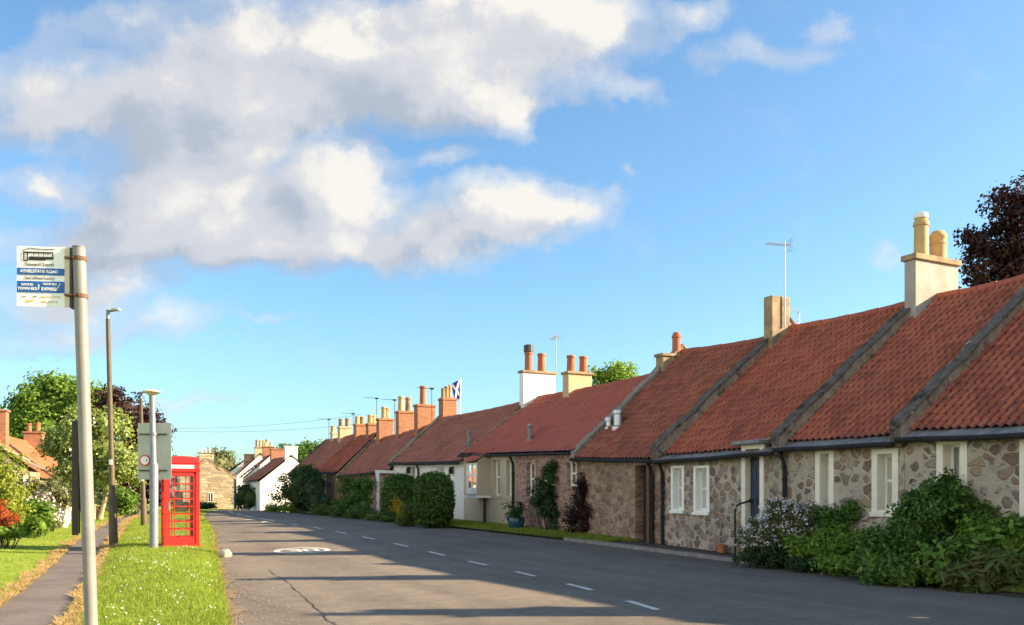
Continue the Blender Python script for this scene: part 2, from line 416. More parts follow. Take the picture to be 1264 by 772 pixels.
def sheet(name, fa, fb, zf, ys, k, mat):
    V = []
    for y in ys:
        a, b = fa(y), fb(y)
        for i in range(k + 1):
            t = i / k; x = a + (b - a) * t
            V.append((x, y, zf(t, x, y)))
    n = len(ys); F = []
    for j in range(n - 1):
        for i in range(k):
            q = j * (k + 1) + i; F.append((q, q + 1, q + k + 2, q + k + 1))
    o = npmesh(name, np.array(V), np.array(F), mat, smooth=True)
    return tag(o, kind='structure')
Y1 = list(np.arange(-12, 100, .6))
xs = np.concatenate([np.linspace(-420, -60, 10), np.arange(-50, 50, 4.), np.linspace(60, 420, 10)])
ys = np.concatenate([np.linspace(-120, -20, 6), np.arange(-12, 100, 4.), np.linspace(110, 800, 14)])
Vg = np.array([(x, y, gz(x, y) - .12) for y in ys for x in xs]); nx = len(xs)
Fg = np.array([(j * nx + i, j * nx + i + 1, (j + 1) * nx + i + 1, (j + 1) * nx + i) for j in range(len(ys) - 1) for i in range(nx - 1)])
tag(npmesh('ground', Vg, Fg, 'turf', smooth=True), kind='structure')
road = sheet('road', lambda y: RL(y) - .15, lambda y: RR(y) + .15, lambda t, x, y: gz(x, y) + .04 * math.sin(math.pi * t) - .0, Y1, 16, 'asphalt')
sheet('path', PL, PR, lambda t, x, y: gz(x, y) + .008, Y1, 4, 'path_asphalt')
sheet('verge', PR, RL, lambda t, x, y: vergez(t, x, y), Y1, 14, 'turf')
sheet('lawn', lambda y: PL(y) - 40, PL, lambda t, x, y: lawnz((1 - t) * 40, x, y), Y1, 44, 'turf')
def rgreen(y): return RR(y) + .0
sheet('roadside_strip', rgreen, lambda y: max(WL(y), RR(y)) + .6, lambda t, x, y: gz(x, y) + .05 + .06 * min(1, t * 4), Y1, 6, 'soil')
# paved strip with a kerb in front of the middle cottages
ysp = list(np.arange(19.3, 26.6, .3))
sheet('pavement', lambda y: RR(y) + .02, lambda y: WL(y) + .1, lambda t, x, y: gz(x, y) + .085, ysp, 5, 'paving')
kb = MB()
yk = np.arange(19.3, 26.4, .9)
for a in yk:
    b_ = a + .885
    pa, pb = Vector((RR(a), a, gz(0, a))), Vector((RR(b_), b_, gz(0, b_)))
    t = (pb - pa).normalized(); nn = Vector((t.y, -t.x, 0)) * .14
    u = Vector((0, 0, .092)); dn = Vector((0, 0, -.1))
    kb.hexa([pa - nn + dn, pa + nn * .2 + dn, pb + nn * .2 + dn, pb - nn + dn, pa - nn + u, pa + nn * .2 + u, pb + nn * .2 + u, pb - nn + u])
tag(kb.build('kerb', 'kerb_stone', bevel=.015), kind='structure')

# grit and soil washed to the foot of the verge
def ragged(f, a, amp, ph): return lambda y: f(y) + a + amp * (math.sin(y * 3.1 + ph) * .5 + math.sin(y * 7.7 + 2 * ph) * .3 + math.sin(y * 17.3 + ph) * .2)
yr_ = list(np.arange(8, 60, .12))
sheet('road_edge_grit', ragged(RL, -.12, .03, 1.), ragged(RL, .17, .16, 2.), lambda t, x, y: gz(x, y) + .022 - .006 * t, yr_, 3, 'grit')
sheet('bed_edge_soil', ragged(RR, -.16, .07, .4), ragged(RR, .3, .05, 2.), lambda t, x, y: gz(x, y) + .012 + .05 * t, list(np.arange(10, 19.3, .12)) , 3, 'soil')
# road paint: sheets that lie a few millimetres above the asphalt
def roadz(x, y):
    a, b = RL(y) - .15, RR(y) + .15
    return gz(x, y) + .04 * math.sin(math.pi * min(max((x - a) / (b - a), 0), 1)) + .006
pm = MB()
def paint_quad(p, q, w):
    p = Vector((*p, 0)); q = Vector((*q, 0)); t = (q - p); L = t.length; t.normalize(); nn = Vector((-t.y, t.x, 0)) * w / 2
    k = max(1, int(L / .5))
    for i in range(k):
        c = []
        for a, sgn in ((i / k, -1), (i / k, 1), ((i + 1) / k, 1), ((i + 1) / k, -1)):
            g = p.lerp(q, a) + nn * sgn; c.append((g.x, g.y, roadz(g.x, g.y)))
        pm.add(c, [(3, 2, 1, 0)])
CL = [(1.75, 12.4), (1.2, 14.5), (-.05, 18.0), (-1.6, 21.5), (-3.1, 24.6), (-5.0, 28.2), (-7.0, 31.9), (-8.9, 35.2), (-12.6, 42.5), (-17.2, 54), (-20.6, 66), (-24.5, 90)]
cl = line(CL)
yy = 9.3
while yy < 36:
    L = 1.0 if yy < 31 else .9
    paint_quad((cl(yy), yy), (cl(yy + L), yy + L), .11); yy += 2.45
for y0 in np.arange(37.2, 80, 4.2):
    paint_quad((cl(y0), y0), (cl(y0 + 3.0), y0 + 3.0), .14)
for y0 in np.arange(36.0, 44, 2.2):
    paint_quad((cl(y0) - .8 - (y0 - 36) * .12, y0), (cl(y0 + 1.4) - .2, y0 + 1.4), .12)
# speed roundel: a long ellipse with a figure 30
rc = Vector((*ground_at(373, 681)[0:2], 0)); rd = Vector((-.36, .93, 0)); rn = Vector((.93, .36, 0))
RLEN, RWID = .80, .72
def rpt(u, v): return rc + rn * (u * RWID) + rd * (v * RLEN)
NE = 48
for i in range(NE):
    a, b_ = 2 * math.pi * i / NE, 2 * math.pi * (i + 1) / NE
    c = []
    for th, k in ((a, 1), (b_, 1), (b_, .80), (a, .80)):
        g = rpt(math.cos(th) * k, math.sin(th) * k); c.append((g.x, g.y, roadz(g.x, g.y)))
    pm.add(c, [(0, 1, 2, 3)])
def stroke(pts, w=.12):
    for (u0, v0), (u1, v1) in zip(pts, pts[1:]):
        a, b_ = rpt(u0, v0), rpt(u1, v1); paint_quad((a.x, a.y), (b_.x, b_.y), w)
stroke([(-.5, .4), (-.1, .4), (-.1, -.4), (-.5, -.4)]); stroke([(-.45, 0), (-.12, 0)])
stroke([(.12, .4), (.5, .4), (.5, -.4), (.12, -.4), (.12, .4)])
tag(pm.build('road_markings', 'road_paint'), kind='structure')
tj = MB(); pts = [ground_at(330, 703), ground_at(352, 718), ground_at(372, 735), ground_at(395, 757), ground_at(420, 780), ground_at(450, 812)]
prev = None
for i in range(len(pts) - 1):
    for k in range(8):
        t = k / 8; x = pts[i][0] + (pts[i + 1][0] - pts[i][0]) * t + random.uniform(-.03, .03); y = pts[i][1] + (pts[i + 1][1] - pts[i][1]) * t
        w = random.uniform(.003, .016)
        cur = [(x - w, y, roadz(x, y)), (x + w, y, roadz(x, y))]
        if prev: tj.add([prev[0], prev[1], cur[1], cur[0]], [(3, 2, 1, 0)])
        prev = cur
tag(tj.build('tar_joint', 'tar'), kind='structure')

# ------------------------------------------------------------------ frames and houses
class Frame:
    def __init__(s, o, d):
        s.o = Vector((o[0], o[1], 0)); s.d = Vector((d[0], d[1], 0)).normalized(); s.n = Vector((s.d.y, -s.d.x, 0))
    def P(s, a, n, z): 
        q = s.o + s.d * a + s.n * n; return Vector((q.x, q.y, z))
    def box(s, mb, s0, s1, n0, n1, z0, z1, m=0):
        mb.hexa([s.P(s0, n0, z0), s.P(s0, n1, z0), s.P(s1, n1, z0), s.P(s1, n0, z0), s.P(s0, n0, z1), s.P(s0, n1, z1), s.P(s1, n1, z1), s.P(s1, n0, z1)], m)
ROW = Frame((16.25, 0), (-.454, .891))
def row_s(px, n=0.):                 # distance along the row of the image column px
    r = ratio(px); return (16.25 + .891 * n - r * .454 * n) / (.891 * r + .454)
def row_n(px, s):                    # depth into the row of column px in the cross plane s
    r = ratio(px); return (r * .891 * s - 16.25 + .454 * s) / (.891 - .454 * r)
def row_z(py, s, n=0.): return EYE + (612 - py) / FPX * (.891 * s + .454 * n)
def lerp(a, b, t): return a + (b - a) * t

def wall_sheet(mb, fr, s0, s1, n, zb, zt, opens, m=0, rev=False):
    """vertical sheet with rectangular holes; zb, zt functions of s"""
    ss = sorted({s0, s1} | {o[0] for o in opens} | {o[1] for o in opens})
    zz = sorted({o[2] for o in opens} | {o[3] for o in opens})
    for a, b in zip(ss, ss[1:]):
        zs = [None] + zz + ['t']
        for c, d in zip(zs, zs[1:]):
            if c is not None and any(o[0] <= a + 1e-6 and b - 1e-6 <= o[1] and o[2] <= c + 1e-6 and (d != 't' and d <= o[3] + 1e-6) for o in opens): continue
            za, zb_ = (zb(a), zb(b)) if c is None else (c, c)
            ta, tb = (zt(a), zt(b)) if d == 't' else (d, d)
            if c is None and any(o[0] <= a + 1e-6 and b - 1e-6 <= o[1] and o[2] < -50 for o in opens): continue
            mb.add([fr.P(a, n, za), fr.P(b, n, zb_), fr.P(b, n, tb), fr.P(a, n, ta)], [(0, 1, 2, 3)], m)

def roof_slope(fr, s0, s1, e0, e1, r0, r1, per, course, amp, saw, back=False, seed=0, sag=.065):
    """e = (n, z) at the eave, r = (n, z) at the ridge, at both ends; returns V, F, UV"""
    L = s1 - s0; slope = math.hypot(r0[0] - e0[0], r0[1] - e0[1])
    nu = max(2, int(round(L / per * 5))); nc = max(2, int(round(slope / course)))
    g = np.random.default_rng(seed)
    cj = g.normal(0, .006, (nc + 1, int(L / per) + 2))
    tv = []
    for c in range(nc):
        tv += [(c, 0., c), (c, .5, c), (c, .999, c)]
    V = []; sgn = np.sign(r0[0] - e0[0])
    us = np.linspace(0, 1, nu + 1)
    for (c, fr_, ci) in tv:
        t = (c + fr_) / nc
        h_saw = saw * (1 - fr_)
        for u in us:
            ph = u * L / per
            h = amp * (math.sin(ph * 2 * math.pi) * .7 + .3 * math.sin(ph * 4 * math.pi + .6)) + h_saw + cj[ci][int(ph)]
            n = lerp(lerp(e0[0], r0[0], t), lerp(e1[0], r1[0], t), u); z = lerp(lerp(e0[1], r0[1], t), lerp(e1[1], r1[1], t), u)
            z -= sag * math.sin(math.pi * u) * math.sin(math.pi * t * .5 + .4)
            dn, dz = (r0[0] - e0[0]) / slope, (r0[1] - e0[1]) / slope
            n -= abs(dz) * sgn * h; z += abs(dn) * h
            V.append(tuple(fr.P(s0 + u * L, n, z)))
    rows = len(tv); F = []; UV = []
    for j in range(rows - 1):
        for i in range(nu):
            q = j * (nu + 1) + i
            F.append((q, q + 1, q + nu + 2, q + nu + 1)); UV += [(us[i] * L / per + .002, tv[j][0] + .5), (us[i + 1] * L / per - .002, tv[j][0] + .5), (us[i + 1] * L / per - .002, tv[j][0] + .5), (us[i] * L / per + .002, tv[j][0] + .5)]
    return V, F, UV

def add_window(root, fr, sc, w, z0, z1, label=None, surround='white_paint', sash='white_paint', bars=(1, 1), band=.10, depth=.2, sill=True, dark=False, proud=.014, cross=0, curtain=True):
    a, b = sc - w / 2, sc + w / 2
    mb = MB(); f = .055
    d0, d1 = depth - .05, depth - .005
    fr.box(mb, a, a + f, d0, d1, z0, z1); fr.box(mb, b - f, b, d0, d1, z0, z1)
    fr.box(mb, a + f, b - f, d0, d1, z0, z0 + f * 1.3); fr.box(mb, a + f, b - f, d0, d1, z1 - f, z1)
    zm = lerp(z0, z1, .52)
    fr.box(mb, a + f, b - f, d0 + .004, d1 - .004, zm - .025, zm + .025)
    if bars[0]:
        for i in range(1, bars[0] + 1):
            c = lerp(a + f, b - f, i / (bars[0] + 1)); fr.box(mb, c - .013, c + .013, d0 + .012, d1 - .012, z0 + f * 1.3, zm - .025); fr.box(mb, c - .013, c + .013, d0 + .012, d1 - .012, zm + .025, z1 - f)
    win = mb.build('window', sash, root)
    if label: win['label'] = label
    mb = MB(); q = depth - .025
    mb.add([fr.P(a + f, q, z0 + f), fr.P(b - f, q, z0 + f), fr.P(b - f, q, z1 - f), fr.P(a + f, q, z1 - f)], [(0, 1, 2, 3)])
    mb.build('pane', 'window_glass', win)
    if curtain:
        mb = MB(); K = 24; q = depth + .07
        for (c0, c1, zz0) in ((a + .02, lerp(a, b, .27), z0 + .05), (lerp(a, b, .70), b - .02, z0 + .05)):
            for i in range(K):
                u0, u1 = lerp(c0, c1, i / K), lerp(c0, c1, (i + 1) / K)
                g0, g1 = q + .015 * math.sin(i * 1.3), q + .015 * math.sin((i + 1) * 1.3)
                mb.add([fr.P(u0, g0, zz0), fr.P(u1, g1, zz0), fr.P(u1, g1, z1 - .03), fr.P(u0, g0, z1 - .03)], [(0, 1, 2, 3)])
        mb.build('curtain', 'curtain', win)
    mb = MB(); t = band
    fr.box(mb, a - t, a + .006, -proud, .05, z0 - t * .6, z1 + t * .7); fr.box(mb, b - .006, b + t, -proud, .05, z0 - t * .6, z1 + t * .7)
    fr.box(mb, a + .006, b - .006, -proud, .05, z1 - .006, z1 + t * .7); fr.box(mb, a + .006, b - .006, -proud, .05, z0 - t * .6, z0 + .006)
    fr.box(mb, a - .02, a + .004, .05, depth + .02, z0, z1); fr.box(mb, b - .004, b + .02, .05, depth + .02, z0, z1)
    fr.box(mb, a + .004, b - .004, .05, depth + .02, z1 - .004, z1 + .02)
    fr.box(mb, a + .004, b - .004, .05, depth + .02, z0 - .02, z0 + .004)
    mb.build('surround', surround, win)
    if sill:
        mb = MB(); fr.box(mb, a - t * 1.1, b + t * 1.1, -.06, -proud - .002, z0 - t * .6 - .05, z0 - t * .3); mb.build('sill', surround, win)
    return (a, b, z0, z1)

def pot(parent, c, r, h, mat, style='plain'):
    mb = MB()
    if style == 'plain': prof = [(r * 1.0, 0), (r * .98, h * .1), (r * .88, h * .86), (r * 1.02, h * .87), (r * 1.05, h * .93), (r * 1.0, h), (r * .78, h), (r * .76, h * .8)]
    elif style == 'capped': prof = [(r, 0), (r * .92, h * .08), (r * .86, h * .74), (r * 1.0, h * .75), (r * 1.03, h * .80), (r * .95, h * .82), (r * .98, h * .84), (r * .82, h * .86), (r * .8, h * .90), (r * .74, h * .96), (r * .45, h)]
    else: prof = [(r, 0), (r * .98, h * .5), (r * 1.05, h * .52), (r * 1.05, h * .57), (r * .98, h * .58), (r * .98, h * .74), (r * 1.04, h * .76), (r * 1.04, h * .8), (r * .95, h * .86), (r * .7, h * .96), (r * .25, h)]
    mb.lathe(c, prof, 18); return mb.build('chimney_pot', mat, parent, smooth=True)

def chimney(root, fr, s0, s1, n0, n1, zb, zt, mat, capmat, pots, cap=.1, over=.06, label=None):
    """pots: list of (n, height, radius, mat, style)"""
    mb = MB(); fr.box(mb, s0, s1, n0, n1, zb, zt - cap)
    ch = mb.build('chimney', mat, root, bevel=.015)
    if label: ch['label'] = label
    if cap:
        mb = MB(); fr.box(mb, s0 - over, s1 + over, n0 - over, n1 + over, zt - cap, zt); mb.build('chimney_cap', capmat, ch, bevel=.015)
    for (n, h, r, pm_, st) in pots:
        pot(ch, fr.P((s0 + s1) / 2, n, zt - .02), r, h, pm_, st)
    return ch

def coping(root, fr, sb, pts, half=.12, h=.24, top='stone_skew', side='skew_side', seed=1):
    """raised skew that follows the points (n, z) of the gable"""
    mb = MB(); g = random.Random(seed)
    path = []
    for (a, b) in zip(pts, pts[1:]):
        k = max(2, int(math.hypot(b[0] - a[0], b[1] - a[1]) / .55))
        for i in range(k): path.append((lerp(a[0], b[0], i / k), lerp(a[1], b[1], i / k)))
    path.append(pts[-1])
    rings = []
    for (n, z) in path:
        j = g.uniform(-.045, .04); js = g.uniform(-.035, .035)
        rings.append([fr.P(sb - half + js, n, z - .25), fr.P(sb - half + js, n, z + h - .07 + j), fr.P(sb - half - .03 + js, n, z + h - .068 + j), fr.P(sb - half - .03 + js, n, z + h + j),
                      fr.P(sb + half + .03 + js, n, z + h + j), fr.P(sb + half + .03 + js, n, z + h - .068 + j), fr.P(sb + half + js, n, z + h - .07 + j), fr.P(sb + half + js, n, z - .25)])
    for a, b in zip(rings, rings[1:]):
        o = len(mb.v); mb.v += [tuple(p) for p in a + b]
        for k in range(7):
            mb.f.append((o + k, o + k + 1, o + 8 + k + 1, o + 8 + k)); mb.mi.append(1 if k in (0, 6) else 0)
    for rg, rv in ((rings[0], 0), (rings[-1], 1)):
        mb.add(rg, [tuple(range(8)) if not rv else tuple(reversed(range(8)))], 0)
    return mb.build('coping', [top, side], root)

def gable_wall(mb, fr, s, zb, e, r, eb, m=0):
    """e front eave (n,z), r ridge (n,z), eb back eave (n,z)"""
    mb.add([fr.P(s, e[0], zb), fr.P(s, eb[0], zb), fr.P(s, eb[0], eb[1]), fr.P(s, r[0], r[1]), fr.P(s, e[0], e[1])], [(0, 1, 2, 3, 4)], m)

def house(name, label, fr, s0, s1, ze, zr, w, wall, roof, opens=(), per=.175, course=.26, amp=.055, saw=.035, over=.2, easing=False, group=None, zb=None, seed=0, ridgemat=None, cat='cottage', gutter=True, verge_over=0.):
    mid = fr.P((s0 + s1) / 2, w[0], 0)
    z0 = gz(mid.x, mid.y) if zb is None else zb
    root = empty(name, (mid.x, mid.y, z0), label, cat, group)
    a, b = s0 + .004, s1 - .004
    zt_off = .20 if easing else .10
    zt = lambda s: lerp(ze[0], ze[1], (s - s0) / (s1 - s0)) - zt_off
    zbot = lambda s: (gz(*fr.P(s, 0, 0)[:2]) if zb is None else zb) - .35
    mb = MB()
    wall_sheet(mb, fr, a, b, 0, zbot, zt, list(opens))
    wall_sheet(mb, fr, a, b, 2 * w[0], zbot, zt, [])
    for s, i in ((a, 0), (b, 1)):
        gable_wall(mb, fr, s, z0 - .4, (0, zt(s)), (w[i], zr[i] - .08), (2 * w[0], zt(s)))
    wo = mb.build('wall', wall, root)
    # roof
    eo = .03 if easing else -over
    pitch0 = (zr[0] - ze[0]) / (w[0] - eo)
    V, F, UV = roof_slope(fr, s0 - verge_over, s1 + verge_over, (eo, ze[0]), (eo, ze[1]), (w[0], zr[0]), (w[1], zr[1]), per, course, amp, saw, seed=seed)
    o = len(V)
    V2, F2, UV2 = roof_slope(fr, s0 - verge_over, s1 + verge_over, (2 * w[0] + over, ze[0]), (2 * w[0] + over, ze[1]), (w[0], zr[0]), (w[1], zr[1]), per * 2, course * 2, amp, saw, seed=seed + 5)
    V += V2; F += [tuple(i + o for i in f) for f in F2]; UV += UV2
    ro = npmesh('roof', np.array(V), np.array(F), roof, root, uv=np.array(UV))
    # ridge tiles
    mb = MB(); k = max(2, int((s1 - s0) / .45))
    for i in range(k):
        u0, u1 = i / k, (i + 1) / k - .02 / (s1 - s0)
        p0 = fr.P(lerp(s0, s1, u0), lerp(w[0], w[1], u0), lerp(*zr, u0) - .05 - .06 * math.sin(math.pi * u0)); p1 = fr.P(lerp(s0, s1, u1), lerp(w[0], w[1], u1), lerp(*zr, u1) - .05 - .06 * math.sin(math.pi * min(1, u1)))
        if i % 2: p0.z += .012; p1.z += .006
        mb.tube([p0, p1], .125, 10)
    mb.build('ridge_tiles', ridgemat or roof, ro)
    if easing:
        mb = MB(); k = max(3, int((s1 - s0) / .3))
        for i in range(k):
            u0, u1 = lerp(s0 + .02, s1 - .02, i / k), lerp(s0 + .02, s1 - .02, (i + 1) / k) - .006
            za, zb_ = lerp(*ze, (u0 - s0) / (s1 - s0)), lerp(*ze, (u1 - s0) / (s1 - s0)); j = random.uniform(-.01, .01)
            mb.hexa([fr.P(u0, -.24, za - .19 + j), fr.P(u0, .22, za + .03 + j), fr.P(u1, .22, zb_ + .03 + j), fr.P(u1, -.24, zb_ - .19 + j),
                     fr.P(u0, -.24, za - .15 + j), fr.P(u0, .22, za + .045 + j), fr.P(u1, .22, zb_ + .045 + j), fr.P(u1, -.24, zb_ - .15 + j)])
        mb.build('eaves_course', 'slate', root)
    if gutter:
        mb = MB(); n_, dz = (-.29, -.2) if easing else (-over - .06, -.07)
        pts = [fr.P(lerp(s0 + .03, s1 - .03, t), n_, lerp(*ze, t) + dz + .008 * math.sin(9 * t)) for t in np.linspace(0, 1, 9)]
        mb.tube(pts, .05, 8); mb.build('gutter', 'black_iron', root, smooth=True)
    return root

def gable_slope_pts(w, ze, zr, eo=-.22): return [(eo, ze), (w, zr), (2 * w - eo, ze)]

def downpipe(root, fr, s, zt, n=-.07, mat='black_iron', r=.045):
    p = fr.P(s, n, 0); g = gz(p.x, p.y)
    mb = MB(); mb.tube([fr.P(s, n - .15, zt + .02), fr.P(s, n - .05, zt - .15), fr.P(s, n, zt - .3), fr.P(s, n, lerp(zt, g, .5)), fr.P(s, n, g - .05)], r, 10)
    for k in (.35, .75):
        z = lerp(g, zt, k); mb.tube([fr.P(s, n, z), fr.P(s, n, z + .06)], r * 1.3, 10)
    return mb.build('downpipe', mat, root, smooth=True)

GRP = 'tile roofed cottages in the terrace along the right of the road'
def gr(s, n=0):
    p = ROW.P(s, n, 0); return gz(p.x, p.y)
B_A2, B_A, B_B, B_C, B_D, B_E, B_F, B_G, B_H, B_I = 15.71, 19.2, 22.42, 26.98, 31.3, 40., 48.5, 57.5, 62., 69.5

def win_from_px(x0, x1, y0, y1):
    """opening on the row's front wall from its edges in the photograph"""
    sa, sb = row_s(x1), row_s(x0); sm = (sa + sb) / 2
    return sm, sb - sa, row_z(y1, sm), row_z(y0, sm)

# --- cottage at the frame's edge and the next one out of frame (its chimney casts the nearest shadow bar)
o1 = win_from_px(1164, 1186, 548, 640); o2 = win_from_px(1268, 1300, 548, 660)
def hole(o): return (o[0] - o[1] / 2, o[0] + o[1] / 2, o[2], o[3])
A = house('cottage', 'grey rubble cottage nearest the camera at the right edge, behind the biggest shrubs', ROW, B_A2, B_A, (2.72, 2.80), (6.45, 6.47), (4.8, 4.8), 'rubble_wall', 'pantile_red', [hole(o1), hole(o2)], easing=True, group=GRP, seed=1)
add_window(A, ROW, *o1, surround='cream_paint', band=.13, depth=.26); add_window(A, ROW, *o2, surround='cream_paint', band=.13, depth=.26)
coping(A, ROW, B_A, gable_slope_pts(4.8, 2.74, 6.5), seed=1)
A2 = house('cottage', 'rubble cottage just outside the right edge, its chimney shadow lying on the road', ROW, 9.2, B_A2, (2.72, 2.72), (6.45, 6.45), (4.8, 4.8), 'rubble_wall', 'pantile_worn', [], easing=True, group=GRP, seed=2)
coping(A2, ROW, B_A2, gable_slope_pts(4.8, 2.7, 6.48), seed=2)
chimney(A2, ROW, B_A2 - .15, B_A2 + .17, 4.2, 5.6, 6., 7.35, 'grey_render', 'weathered_stone', [(4.55, .9, .17, 'buff_clay', 'plain'), (5.2, .9, .17, 'buff_clay', 'plain')])
chimney(A2, ROW, 10.1, 10.45, 4.2, 5.6, 6., 7.35, 'grey_render', 'weathered_stone', [(4.55, .9, .17, 'buff_clay', 'plain'), (5.2, .9, .17, 'buff_clay', 'plain')])

o1 = win_from_px(1012, 1024, 560, 642); o2 = win_from_px(1083, 1102, 560, 630)
Bc = house('cottage', 'rubble cottage with two cream framed windows under the tall grey chimney with two buff pots', ROW, B_A, B_B, (2.73, 2.76), (6.47, 6.47), (4.8, 4.8), 'rubble_wall', 'pantile_red', [hole(o1), hole(o2)], easing=True, group=GRP, seed=3)
add_window(Bc, ROW, *o1, surround='cream_paint', band=.12, depth=.28); add_window(Bc, ROW, *o2, surround='cream_paint', band=.13, depth=.26)
coping(Bc, ROW, B_B, gable_slope_pts(4.8, 2.72, 6.5), seed=3)
downpipe(Bc, ROW, B_B - .12, 2.5)
sC = B_B - .12
chimney(Bc, ROW, sC - .16, sC + .16, row_n(1130, sC - .16), row_n(1183, sC - .16), 5.6, row_z(320, sC, 4.9), 'grey_render', 'weathered_stone',
        [(row_n(1137, sC), 1.02, .185, 'buff_clay', 'capped'), (row_n(1158, sC), .74, .2, 'buff_clay', 'hood')], cap=.14, over=.06)
mb = MB(); mb.lathe(ROW.P(sC, row_n(1137, sC), row_z(320, sC, 4.9) + .93), [(.165, 0), (.17, .05), (.15, .12), (.06, .15)], 16); mb.build('pot_cap', 'opal', Bc, smooth=True)

o1 = win_from_px(831, 842, 578, 629); o2 = win_from_px(859, 873, 578, 631)
sd0, sd1 = row_s(940), row_s(920)
dz0, dz1 = gr(sd0) + .2, 2.46
Cc = house('cottage', 'rubble cottage with navy door and two white windows beside it', ROW, B_B, B_C, (2.69, 2.64), (6.45, 6.44), (4.8, 4.5), 'small_rubble_wall', 'pantile_red', [hole(o1), hole(o2), (sd0, sd1, dz0, dz1 - .02)], easing=True, group=GRP, seed=4)
add_window(Cc, ROW, *o1, band=.09, depth=.2); add_window(Cc, ROW, *o2, band=.09, depth=.2)
mb = MB(); ROW.box(mb, sd0 + .035, sd1 - .035, .13, .18, dz0, 2.62)
for (u0, u1) in ((.14, .46), (.54, .86)):
    for (v0, v1) in ((.08, .4), (.46, .92)):
        ROW.box(mb, lerp(sd0, sd1, u0), lerp(sd0, sd1, u1), .118, .128, lerp(dz0, dz1, v0), lerp(dz0, dz1, v1))
door = mb.build('door', 'navy_paint', Cc)
mb = MB()
ROW.box(mb, sd0 - .1, sd0 + .03, -.035, .4, gr(sd0) + .02, 2.74); ROW.box(mb, sd1 - .03, sd1 + .1, -.035, .4, gr(sd0) + .02, 2.74)
ROW.box(mb, sd0 + .03, sd1 - .03, -.035, .4, 2.64, 2.74); mb.build('door_frame', 'cream_paint', door)
mb = MB(); ROW.box(mb, sd0 - .05, sd1 + .05, -.25, .4, gr(sd0) - .1, dz0 - .004); mb.build('doorstep', 'kerb_stone', door, bevel=.02)
mb = MB(); mb.tube([ROW.P(sd0 + .16, .11, dz0 + 1.05), ROW.P(sd0 + .16, .06, dz0 + 1.05)], .028, 10); mb.build('door_knob', 'steel', door)
mb = MB(); ROW.box(mb, sd0 - .18, sd1 + .2, -.26, 1.1, 2.745, 2.83); ROW.box(mb, sd0 - .15, sd1 + .16, .1, 1.2, 2.83, 2.87)
ROW.box(mb, sd0 - .14, sd0 - .102, .0, .9, 2.4, 2.744); ROW.box(mb, sd1 + .102, sd1 + .14, .0, .9, 2.4, 2.744)
mb.build('door_canopy', 'lead', Cc, bevel=.01)
mb = MB(); ROW.box(mb, B_B + .16, sd0 - .15, -.25, .8, 2.52, 2.56); 
coping(Cc, ROW, B_C, gable_slope_pts(4.5, 2.6, 6.5), seed=5)
downpipe(Cc, ROW, B_C - .18, 2.45)
sC = B_C - .1
chimney(Cc, ROW, sC - .17, sC + .17, row_n(953, sC - .17), row_n(975, sC - .17), 5.7, row_z(368, sC, 4.2), 'weathered_stone', 'weathered_stone', [], cap=0)
def aerial(root, p, h, heading, size=1.0, yagi=True):
    mb = MB(); p = Vector(p); t = p + Vector((0, 0, h))
    mb.tube([p, t], .022, 8)
    u = Vector((math.cos(heading), math.sin(heading), 0)); v = Vector((-u.y, u.x, 0))
    c = t - Vector((0, 0, .12))
    mb.tube([c - u * .25 * size, c + u * .75 * size], .014, 6)
    for i in range(9):
        q = c + u * (-.2 + i * .115) * size; l = .16 * size
        mb.tube([q - v * l, q + v * l], .006, 5)
    q = c - u * .22 * size
    for k in (-.2, -.1, .1, .2):
        mb.tube([q + Vector((0, 0, k * size)) - v * .22 * size, q + Vector((0, 0, k * size)) + v * .22 * size], .006, 5)
    mb.tube([q - Vector((0, 0, .22 * size)), q + Vector((0, 0, .22 * size))], .009, 5)
    return mb.build('aerial', 'steel', root)
n_ = row_n(962, sC); aerial(Cc, ROW.P(sC - .22, n_, row_z(405, sC, n_)), row_z(300, sC, n_) - row_z(405, sC, n_), R(196), .8)
mb = MB(); nb = row_n(976, sC)
mb.tube([ROW.P(sC - .1, nb - .1, 6.95), ROW.P(sC - .1, nb + .22, 6.95), ROW.P(sC - .1, nb + .22, 6.55)], .016, 6)
for z in (6.9, 6.78, 6.66): mb.tube([ROW.P(sC - .16, nb + .22, z), ROW.P(sC - .02, nb + .22, z)], .008, 5)
mb.build('aerial_bracket', 'steel', Cc)

# --- brown stone cottage with the open porch
sp0, sp1 = row_s(799), row_s(784)
pz0 = gr(sp0) + .05
D = house('cottage', 'brown stone cottage with a dark porch doorway and two metal flues on its roof', ROW, B_C, B_D, (2.54, 2.74), (6.26, 6.36), (4.5, 4.0), 'brown_rubble', 'pantile_worn', [(sp0, sp1, pz0, 2.40)], group=GRP, seed=6)
mb = MB(); ROW.box(mb, sp0 + .02, sp1 - .02, .30, .35, pz0, 2.4)
for i in range(6): ROW.box(mb, lerp(sp0, sp1, (i + .08) / 6), lerp(sp0, sp1, (i + .92) / 6),   .285, .298, pz0 + .05, 2.35)
dd = mb.build('door', 'dark_wood', D)
mb = MB(); ROW.box(mb, sp0 - .02, sp0, 0.01, .6, pz0, 2.42); ROW.box(mb, sp1, sp1 + .02, 0.01, .6, pz0, 2.42); ROW.box(mb, sp0, sp1, .01, .6, 2.40, 2.42)
mb.build('porch_lining', 'brown_rubble', dd)
mb = MB(); ROW.box(mb, sp0 - .22, sp0 - .08, -.1, .04, pz0 - .1, 2.44); mb.build('porch_post', 'brown_wood', D)
mb = MB(); mb.tube([ROW.P(sp0 + .12, .28, pz0 + 1.0), ROW.P(sp0 + .12, .22, pz0 + 1.0)], .03, 8); mb.build('door_knob', 'steel', dd)
downpipe(D, ROW, sp0 - .32, 2.42)
coping(D, ROW, B_D, gable_slope_pts(4.0, 2.78, 6.42), half=.13, h=.13, top='pale_skew', side='pale_skew', seed=7)
